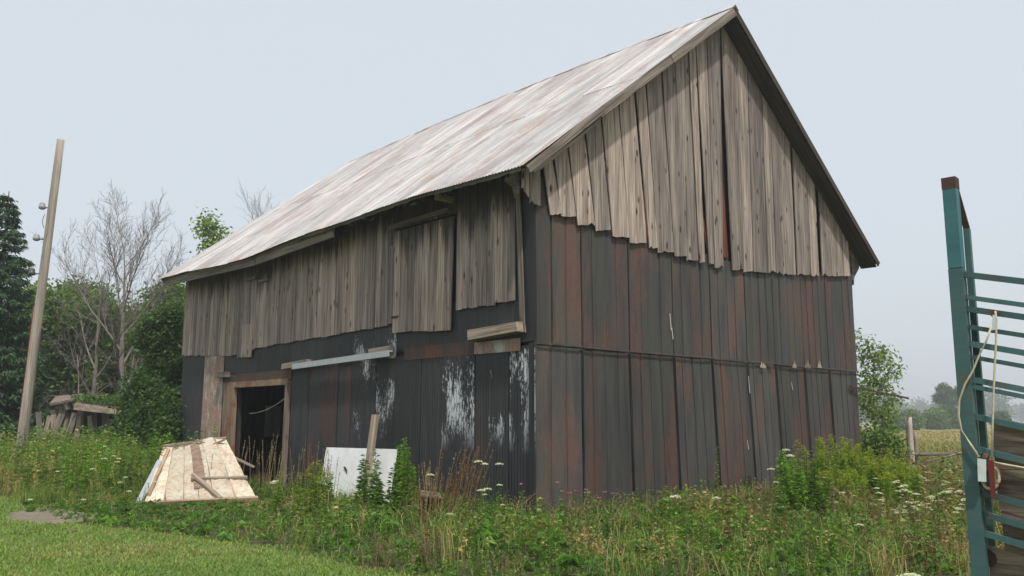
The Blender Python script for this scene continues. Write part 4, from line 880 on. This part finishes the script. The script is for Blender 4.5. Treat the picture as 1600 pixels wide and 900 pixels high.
def tint(P, g, grass=False):
    n = len(P); w = wob(P[:, 0], P[:, 1], 1.1)+g.normal(size=n)*.7; c = pal((G1, G2, G3), n, g, .25, (.4, .4, .2))
    c = np.where((w > 1.35)[:, None], pal((OLV, G3, TAN), n, g, .2, (.5, .35, .15)), c)
    pu_ = (P[:, 0] > -.5) & (P[:, 1] < -1.2) & (wob(P[:, 0]+4, P[:, 1], 1.7) > .5) & (g.random(n) < .55); c = np.where(pu_[:, None], pal((PUR, BRN, OLV), n, g, .2), c)
    dr_ = np.clip((P[:, 0]-.3)/2.5, 0, 1)*(P[:, 1] < .5)*.62; c = np.where((g.random(n) < dr_)[:, None], pal((OLV, (.26, .22, .085), (.20, .15, .075), PUR, TAN, (.16, .17, .05)), n, g, .2), c)
    lt = (P[:, 0] < .2) & (P[:, 1] > 9) & (g.random(n) < (.5 if grass else .04)); c = np.where(lt[:, None], pal((TAN, OLV, (.34, .32, .11)), n, g, .2), c)
    c = np.where(((P[:, 0] < .2) & (P[:, 1] > 8.5))[:, None], c*1.15, c)
    t1 = ((P[:, 0]+1.7)**2+(P[:, 1]+3.3)**2 < .55) | ((P[:, 0]+1.6)**2/1.2+(P[:, 1]-4.6)**2 < 1.) | ((P[:, 0]+4.5)**2/.6+(P[:, 1]-13)**2/6 < 1)
    c = np.where((t1 & (g.random(n) < .75))[:, None], pal((TAN, OLV, (.40, .31, .14)), n, g, .2), c); return c
def weeds():
    g = np.random.default_rng(72)
    # broad-leaved undergrowth
    P = scatter(38000, g); n = len(P); H = np.clip(weed_h(P[:, 0], P[:, 1])*g.uniform(.45, 1.15, n), .06, 1.4); k = 12
    C = tint(P, g); lean_ = hdir(n, g)*g.uniform(0, .22, (n, 1)); tip = P+(np.array([0, 0, 1.])+lean_)*H[:, None]
    parts = [stems_tri(P, tip, .0035, C*.8)]
    t = (np.arange(k)[None, :]+g.random((n, k)))/k*.9+.1; B_ = P[:, None]+(tip-P)[:, None]*t[..., None]; B_ = B_.reshape(-1, 3); m = len(B_)
    D = hdir(m, g)+np.array([0, 0, 1.])*g.uniform(-.1, .9, (m, 1)); s = np.repeat(np.clip(H, .25, .8), k)*g.uniform(.12, .26, m)*(1.15-.6*t.ravel()); s = np.clip(s, .035, .13)
    Cc = np.repeat(C, k, 0)*g.uniform(.75, 1.3, (m, 1)); parts.append(leaves(B_, D, s, s*g.uniform(.3, .68, m), Cc, g))
    # broad low rosettes and clover towards the mown edge
    P = scatter(5200, g, -6, 9, -7.5, 9); P = P[(g.random(len(P)) < .5)&(wob(P[:, 0], P[:, 1], 1.9) > -.6)]; n = len(P); k = 11; sz = g.uniform(.07, .2, n); C = pal((G1, G2, G2, (.09, .19, .05)), n, g, .3)
    B_ = np.repeat(P, k, 0)+np.array([0, 0, 1.])*(np.repeat(weed_h(P[:, 0], P[:, 1])*g.uniform(.1, .75, n), k)*g.uniform(.6, 1., n*k))[:, None]; m = len(B_)
    D = hdir(m, g)+np.array([0, 0, 1.])*g.uniform(.05, .8, (m, 1)); s2 = np.repeat(sz, k)*g.uniform(.6, 1.1, m); parts.append(leaves(B_, D, s2, s2*g.uniform(.35, .6, m), np.repeat(C, k, 0)*g.uniform(.75, 1.25, (m, 1)), g, .45))
    V, T, C = join(parts); tag(fast('weed_undergrowth', V, T, C, M_LEAF), 'tangled green weeds and wild plants growing along the barn foot', 'weeds', kind='stuff')
    # long grass among the weeds
    P = scatter(60000, g); n = len(P); H = np.clip(weed_h(P[:, 0], P[:, 1])*g.uniform(.4, 1.15, n), .08, 1.5); C = np.where((g.random(n) < .22)[:, None], pal((TAN, OLV), n, g), tint(P, g, True)*1.1)
    V, T, C = blades(P, hdir(n, g), H, g.uniform(.006, .013, n), C, g, .55); tag(fast('long_grass', V, T, C, M_GRASS), 'long wild grass mixed through the weeds beside the barn', 'grass', kind='stuff')
weeds()

def tufts():                                        # taller clumps of wild grass, dead stems and airy seed heads, uneven in size
    g = np.random.default_rng(73); parts = []; Cn = scatter(1500, g, -5.2, 15, -7.4, 24); Cn = Cn[g.random(len(Cn)) < .62]
    Cn = Cn[~((Cn[:, 0] < -1.2) & (Cn[:, 1] > 1.5) & (Cn[:, 1] < 8.))]
    for c in Cn:
        n = int(g.uniform(14, 60)); h0 = g.uniform(.25, .62)*(1.5 if (c[1] > 9 or c[0] > 7) else 1.); kind = g.random(); sp = g.uniform(.05, .2)
        P = c+np.stack([g.normal(size=n)*sp, g.normal(size=n)*sp, 0*g.random(n)], 1)
        if kind < .45: col = pal((TAN, (.36, .30, .12), OLV), n, g)
        elif kind < .75: col = pal((G2, G3, (.22, .28, .07)), n, g)
        else: col = pal((BRN, PUR, (.26, .17, .09)), n, g)
        D = hdir(n, g)+hdir(1, g)*.5; H = h0*g.uniform(.5, 1.1, n)
        parts.append(blades(P, D, H, g.uniform(.005, .010, n), col, g, g.uniform(.25, .7)))
        if kind > .55 or kind < .3:
            m = n*3; i = g.integers(0, n, m); q = P[i]+np.array([0, 0, 1.])*(H[i]*g.uniform(.7, .92, m))[:, None]+D[i]*(H[i]*.3)[:, None]+g.normal(size=(m, 3))*.02
            parts.append(leaves(q, g.normal(size=(m, 3))+[0, 0, .6], g.uniform(.012, .03, m), g.uniform(.006, .014, m), col[i]*1.1, g))
    V, T, C = join(parts); tag(fast('wild_grass_tufts', V, T, C, M_GRASS), 'uneven tufts of tan and green wild grass standing above the weeds', 'grass', kind='stuff')
tufts()
# single plants, each a thing of its own
def place(px, py): return on_ground(px, py)
def leafy_stem(g, H, n_leaf, ll, cols, top=None, base=(0, 0, 0), narrow=.16, lean_=.06):
    """one upright stem dense with narrow leaves; returns (stem part, leaf part, tip)"""
    b0 = np.array(base, float); ln = np.array([g.normal()*lean_, g.normal()*lean_, 1.]); tip = b0+ln*H
    z = g.uniform(.12, 1., n_leaf)**.85; P = b0+(tip-b0)*z[:, None]; D = hdir(n_leaf, g)+np.array([0, 0, 1.])*g.uniform(.1, .9, (n_leaf, 1))
    l_ = ll*(1.15-.75*z)*g.uniform(.7, 1.2, n_leaf)
    C = pal(cols, n_leaf, g, .22)*(.75+.4*z[:, None]); return b0, tip, leaves(P, D, l_, l_*narrow, C, g, .3)
def stem_plant(px, py, topy, label, group=None, name='leafy_weed', nst=6, spread=.14, cols=(G2, G3), nl=110, ll=.15, flower=None, seed=0, cat='plant', narrow=.16, D=None):
    g = np.random.default_rng(seed); p = place(px, py) if D is None else foot(px, D); dd = (p-CAM)@cF; H = zat(px, dd, topy); t = tag(empty(name, p), label, cat, group)
    a, c, L_, F_ = [], [], [], []
    for i in range(nst):
        h = H*(1. if i == 0 else g.uniform(.65, .97)); b0, tip, lf = leafy_stem(g, h, nl, ll, cols, None, (g.normal()*spread*(i > 0), g.normal()*spread*(i > 0), 0), narrow); a.append(b0); c.append(tip); L_.append(lf)
        if flower == 'plume':
            m = 60; z = g.random(m); q = tip+np.array([0, 0, -.01])+hdir(m, g)*(.10*(1-.6*z)*np.sqrt(g.random(m)))[:, None]+np.stack([0*z, 0*z, z*.13-.08], 1)
            F_.append(leaves(q, hdir(m, g)+np.array([0, 0, .5]), g.uniform(.02, .04, m), g.uniform(.008, .014, m), pal((YEL, (.36, .36, .04), (.24, .32, .045), (.2, .29, .04)), m, g), g))
    V, T, C = stems_tri(np.array(a), np.array(c), .006, pal(((.07, .10, .03),), len(a), g)); stf(fast('stem', V, T, C, M_LEAF, t))
    V, T, C = join(L_); stf(fast('leaves', V, T, C, M_LEAF, t))
    if F_: V, T, C = join(F_); stf(fast('flower_plume', V, T, C, M_LEAF, t))
    return t
BRT = ((.19, .35, .05), (.24, .39, .055), (.14, .28, .04))
stem_plant(628, 812, 694, 'tall narrow bright green weed spike right of the white board', seed=80, nst=4, spread=.07, cols=BRT, nl=230, ll=.15)
stem_plant(590, 815, 712, 'tall dark leafy weed in front of the white board and stake', seed=81, nst=7, spread=.16, cols=(G1, G2, G2), nl=90, ll=.2)
stem_plant(490, 795, 732, 'yellow-green goldenrod clump left of the white board', seed=82, nst=12, spread=.2, cols=(G3, (.24, .32, .045)), nl=90, ll=.13, flower='plume', name='goldenrod_clump')
stem_plant(475, 815, 770, 'small yellowish goldenrod below the doorway', seed=83, nst=8, spread=.14, cols=(G3, (.24, .32, .045)), nl=60, ll=.11, name='goldenrod_clump')
stem_plant(1240, 812, 712, 'tall bright green leafy weed column before the gable sheeting', seed=84, nst=9, spread=.12, cols=BRT, nl=170, ll=.17)
stem_plant(1275, 815, 735, 'darker leafy weed just right of the bright green weed column', seed=85, nst=8, spread=.16, cols=(G1, G2), nl=110, ll=.16)
for i, (px, py, ty, lb_) in enumerate(((1308, 792, 690, 'tallest goldenrod before the right end of the gable'), (1345, 785, 705, 'goldenrod clump at the right corner of the gable'), (1375, 790, 722, 'yellow goldenrod clump right of the barn corner'),
        (1402, 792, 728, 'yellowest goldenrod clump nearest the pale fence post'), (1330, 800, 738, 'goldenrod clump low in front of the tallest one'))):
    stem_plant(px, py, ty, lb_, 'goldenrod at the right corner', 'goldenrod_clump', 26, .28, ((.27, .38, .05), (.22, .33, .045), (.16, .27, .04)), 130, .15, 'plume', 90+i)
for i, (px, py, ty, lb_) in enumerate(((110, 770, 690, 'goldenrod clump in the weeds right of the pole foot'), (190, 765, 672, 'tall light green weed clump before the dark bushes'), (240, 775, 690, 'bushy green weed clump left of the fallen panel'), (150, 775, 700, 'green weed clump with white flowers around it'), (30, 775, 715, 'pale weed clump at the left edge of the weeds'))):
    stem_plant(px, py, ty, lb_, 'weed clumps left of the barn', 'leafy_weed', 14, .35, BRT if i % 2 else (G2, G3, OLV), 80, .14, None, 100+i, narrow=.2)
# dry brown stalks
def dry_clump(px, py, topy, label, seed, n=60, leanx=.0, cols=((.21, .125, .065), (.27, .18, .095), (.16, .09, .05)), sp=.14):
    g = np.random.default_rng(seed); p = place(px, py); H = zat(px, (p-CAM)@cF, topy); t = tag(empty('dry_stalks', p), label, 'dry plant')
    b0 = np.stack([g.normal(size=n)*sp, g.normal(size=n)*sp, 0*g.random(n)], 1); h = H*g.uniform(.5, 1., n); ln = hdir(n, g)*.12+cR*leanx; tip = b0+(ln+np.array([0, 0, 1.]))*h[:, None]
    V, T, C = stems_tri(b0, tip, .005, pal(cols, n, g)); stf(fast('stalks', V, T, C, M_GRASS, t))
    m = n*16; z = g.uniform(.72, 1., m); i = g.integers(0, n, m); P = b0[i]+(tip-b0)[i]*z[:, None]
    V, T, C = leaves(P, hdir(m, g)*.5+np.array([0, 0, 1.]), g.uniform(.02, .05, m), g.uniform(.010, .018, m), pal(cols, m, g), g); stf(fast('seed_heads', V, T, C, M_GRASS, t))
dry_clump(702, 832, 703, 'tallest rust-brown dry stalks leaning right before the black wall', 110, 70, .22)
dry_clump(668, 835, 730, 'tan dry stalks beside the small dark crate', 111, 50, .0, ((.33, .25, .12), (.24, .16, .08)))
dry_clump(495, 790, 700, 'brown dry stalks at the left edge of the white board', 112, 28, .0)
dry_clump(420, 775, 688, 'thin pale grass stalks standing in the dark doorway', 113, 36, .05, ((.36, .30, .17), (.28, .23, .12)), .4)
dry_clump(1535, 925, 822, 'tan grass heads in front of the teal chute post', 114, 16, .1, ((.40, .31, .16), (.33, .25, .13)), .10)
dry_clump(1575, 930, 840, 'tan grass heads before the chute planks', 115, 12, .1, ((.40, .31, .16), (.33, .25, .13)), .10)
# mullein spike
stem_plant(1120, 800, 705, 'single tall slim mullein spike before the gable', seed=120, nst=1, cols=(G3, (.17, .20, .06)), nl=150, ll=.085, name='mullein_spike', narrow=.45)
# umbel flowers
def umbel_plant(px, py, heads, label, group, seed, D=None, size=1.):
    g = np.random.default_rng(seed); p = place(px, py) if D is None else foot(px, D); dd = (p-CAM)@cF; t = tag(empty('umbel_flower', p), label, 'wildflower', group)
    a, c, F_ = [], [], []
    for (hx_, hy_, w) in heads:
        q = at(hx_, hy_, dd+g.uniform(-.12, .12))-p; r = w/FPX*dd/2*size; a.append((g.normal()*.03, g.normal()*.03, 0)); c.append(q-np.array([0, 0, r*.35])); n = 70
        u = hdir(n, g)*np.sqrt(g.random(n))[:, None]*r; q2 = q+u; q2[:, 2] += -.30*r*(np.linalg.norm(u, axis=1)/r)**2+g.normal(size=n)*.05*r
        k = 14; a += [c[-1]]*k; c += list(q+hdir(k, g)*r*.7-np.array([0, 0, r*.12]))
        F_.append(leaves(q2, hdir(n, g)+np.array([0, 0, .25]), np.full(n, r*.34), np.full(n, r*.32), pal(((.78, .76, .66), (.70, .70, .58), (.60, .62, .46)), n, g, .1), g, 0.))
    V, T, C = stems_tri(np.array(a), np.array(c), [.0035 if np.linalg.norm(np.array(y)-np.array(x)) > .2 else .0015 for x, y in zip(a, c)], pal((G2,), len(a), g)); stf(fast('stem', V, T, C, M_LEAF, t))
    V, T, C = join(F_); stf(fast('flower_head', V, T, C, M_LEAF, t))
    m = 46; z = g.random(m)*.45; P = np.array(a[0])+(np.array(c[0])-np.array(a[0]))*z[:, None]
    V, T, C = leaves(P, hdir(m, g)+np.array([0, 0, .6]), g.uniform(.06, .14, m), g.uniform(.01, .025, m), pal((G2, G3), m, g), g); stf(fast('leaves', V, T, C, M_LEAF, t))
umbel_plant(757, 842, [(747, 720, 13), (757, 724, 11), (780, 724, 12)], 'tallest white umbel flowers before the black side wall', None, 130)
umbel_plant(755, 845, [(752, 765, 13), (761, 763, 13), (757, 772, 8)], 'clustered white umbel heads midway below the tallest ones', None, 131)
umbel_plant(705, 850, [(703, 802, 12), (672, 741, 12)], 'white umbel flower among the brown dry stalks', None, 132)
umbel_plant(785, 850, [(785, 788, 8), (780, 757, 9)], 'pair of small cream umbels near the barn corner', None, 133)
umbel_plant(1056, 838, [(1056, 775, 16), (1048, 793, 8)], 'lone large white umbel in front of the gable middle', None, 134)
umbel_plant(1119, 838, [(1119, 777, 13)], 'white umbel at the foot of the mullein spike', None, 135)
umbel_plant(1230, 830, [(1228, 702, 12), (1234, 711, 14), (1205, 732, 11), (1212, 753, 9), (1217, 775, 8), (1222, 792, 11)], 'tall white umbels above the bright green weed column', None, 136)
umbel_plant(432, 800, [(432, 752, 18)], 'lone white umbel at the doorway foot', None, 137)
umbel_plant(245, 805, [(242, 752, 9)], 'white umbel in front of the grey rail', None, 138)
umbel_plant(1350, 880, [(1342, 819, 12)], 'single white umbel low in the right weeds', None, 139)
umbel_plant(1415, 925, [(1422, 898, 34)], 'broad white umbel cut by the bottom edge of the view', None, 140, D=8.4)
gg = np.random.default_rng(150)
for i in range(34):
    px = gg.uniform(1395, 1512); py = gg.uniform(742, 800); b = py+gg.uniform(28, 55)
    umbel_plant(px, b, [(px, py, gg.uniform(6, 13)), (px+gg.uniform(-12, 12), py+gg.uniform(-6, 9), gg.uniform(5, 9))], 'white umbel flower in the thick patch between goldenrod and teal post', 'white umbels by the fence', 151+i)
for i in range(10):
    px = gg.uniform(1270, 1395); py = gg.uniform(738, 790); umbel_plant(px, py+gg.uniform(35, 60), [(px, py, gg.uniform(6, 11))], 'white umbel flower scattered among the goldenrod', 'white umbels in the goldenrod', 190+i)
for i, (px, py) in enumerate(((172, 707), (178, 712), (163, 716), (186, 716), (183, 721), (164, 697), (145, 732), (90, 736), (188, 753), (202, 767), (48, 780), (130, 780), (196, 745), (155, 706))):
    umbel_plant(px, min(py+62, 802), [(px, py, gg.uniform(6, 9))], 'small white umbel flower in the weeds left of the fallen panel', 'white umbels left of the barn', 210+i)
for i in range(12):
    px, py = gg.uniform(525, 560), gg.uniform(795, 812); umbel_plant(px, py+22, [(px, py, gg.uniform(4, 7))], 'tiny white flower at the foot of the white board', 'tiny white flowers below the board', 230+i)
for i in range(9):
    px, py = gg.uniform(1135, 1170), gg.uniform(828, 868); umbel_plant(px, py+26, [(px, py, gg.uniform(4, 7))], 'tiny white flower in the low weeds before the gable', 'tiny white flowers before the gable', 250+i)
# pink knapweed near the corner
def knapweed(px, py, heads, label, group, seed):
    g = np.random.default_rng(seed); p = place(px, py); dd = (p-CAM)@cF; t = tag(empty('pink_wildflower', p), label, 'wildflower', group); a, c, F_ = [], [], []
    for (hx_, hy_) in heads:
        q = at(hx_, hy_, dd)-p; a.append((0, 0, 0)); c.append(q); n = 26
        F_.append(leaves(np.repeat(q[None], n, 0), hdir(n, g)*.9+np.array([0, 0, 1.])*g.uniform(.2, 1, (n, 1)), np.full(n, .035), np.full(n, .012), pal(((.52, .20, .36), (.42, .14, .30), (.58, .30, .42)), n, g), g, 0.))
    V, T, C = stems_tri(np.array(a, float), np.array(c), .003, pal((G2,), len(a), g)); stf(fast('stem', V, T, C, M_LEAF, t)); V, T, C = join(F_); stf(fast('flower_head', V, T, C, M_LEAF, t))
    m = 60; i = g.integers(0, len(a), m); z = g.random(m)*.9; P = np.array(c)[i]*z[:, None]
    V, T, C = leaves(P, hdir(m, g)+np.array([0, 0, .7]), g.uniform(.03, .08, m), g.uniform(.008, .016, m), pal((G1, G2), m, g), g); stf(fast('leaves', V, T, C, M_LEAF, t))
for i, hs in enumerate((((815, 757),), ((871, 755), (878, 769), (890, 771)), ((900, 768), (877, 782)), ((889, 793), (872, 809)), ((888, 813), (916, 766)), ((945, 770), (958, 772)), ((936, 779), (958, 812)))):
    knapweed(hs[0][0]+6, 848, hs, 'pink thistle-like wildflower before the near corner of the barn', 'pink wildflowers at the corner', 270+i)

# ------------------------------------------------------------------ summer haze
hb = box('haze', -800, 1300, -800, 1300, -1.2, 30, None); tag(hb, kind='stuff')
hm = bpy.data.materials.new('haze_air'); hm.use_nodes = True; t_ = hm.node_tree; t_.nodes.clear(); o_ = t_.nodes.new('ShaderNodeOutputMaterial'); v_ = t_.nodes.new('ShaderNodeVolumePrincipled')
v_.inputs['Color'].default_value = (.93, .96, 1, 1); v_.inputs['Density'].default_value = .0012; v_.inputs['Anisotropy'].default_value = .2; t_.links.new(v_.outputs[0], o_.inputs['Volume']); hb.data.materials.append(hm)
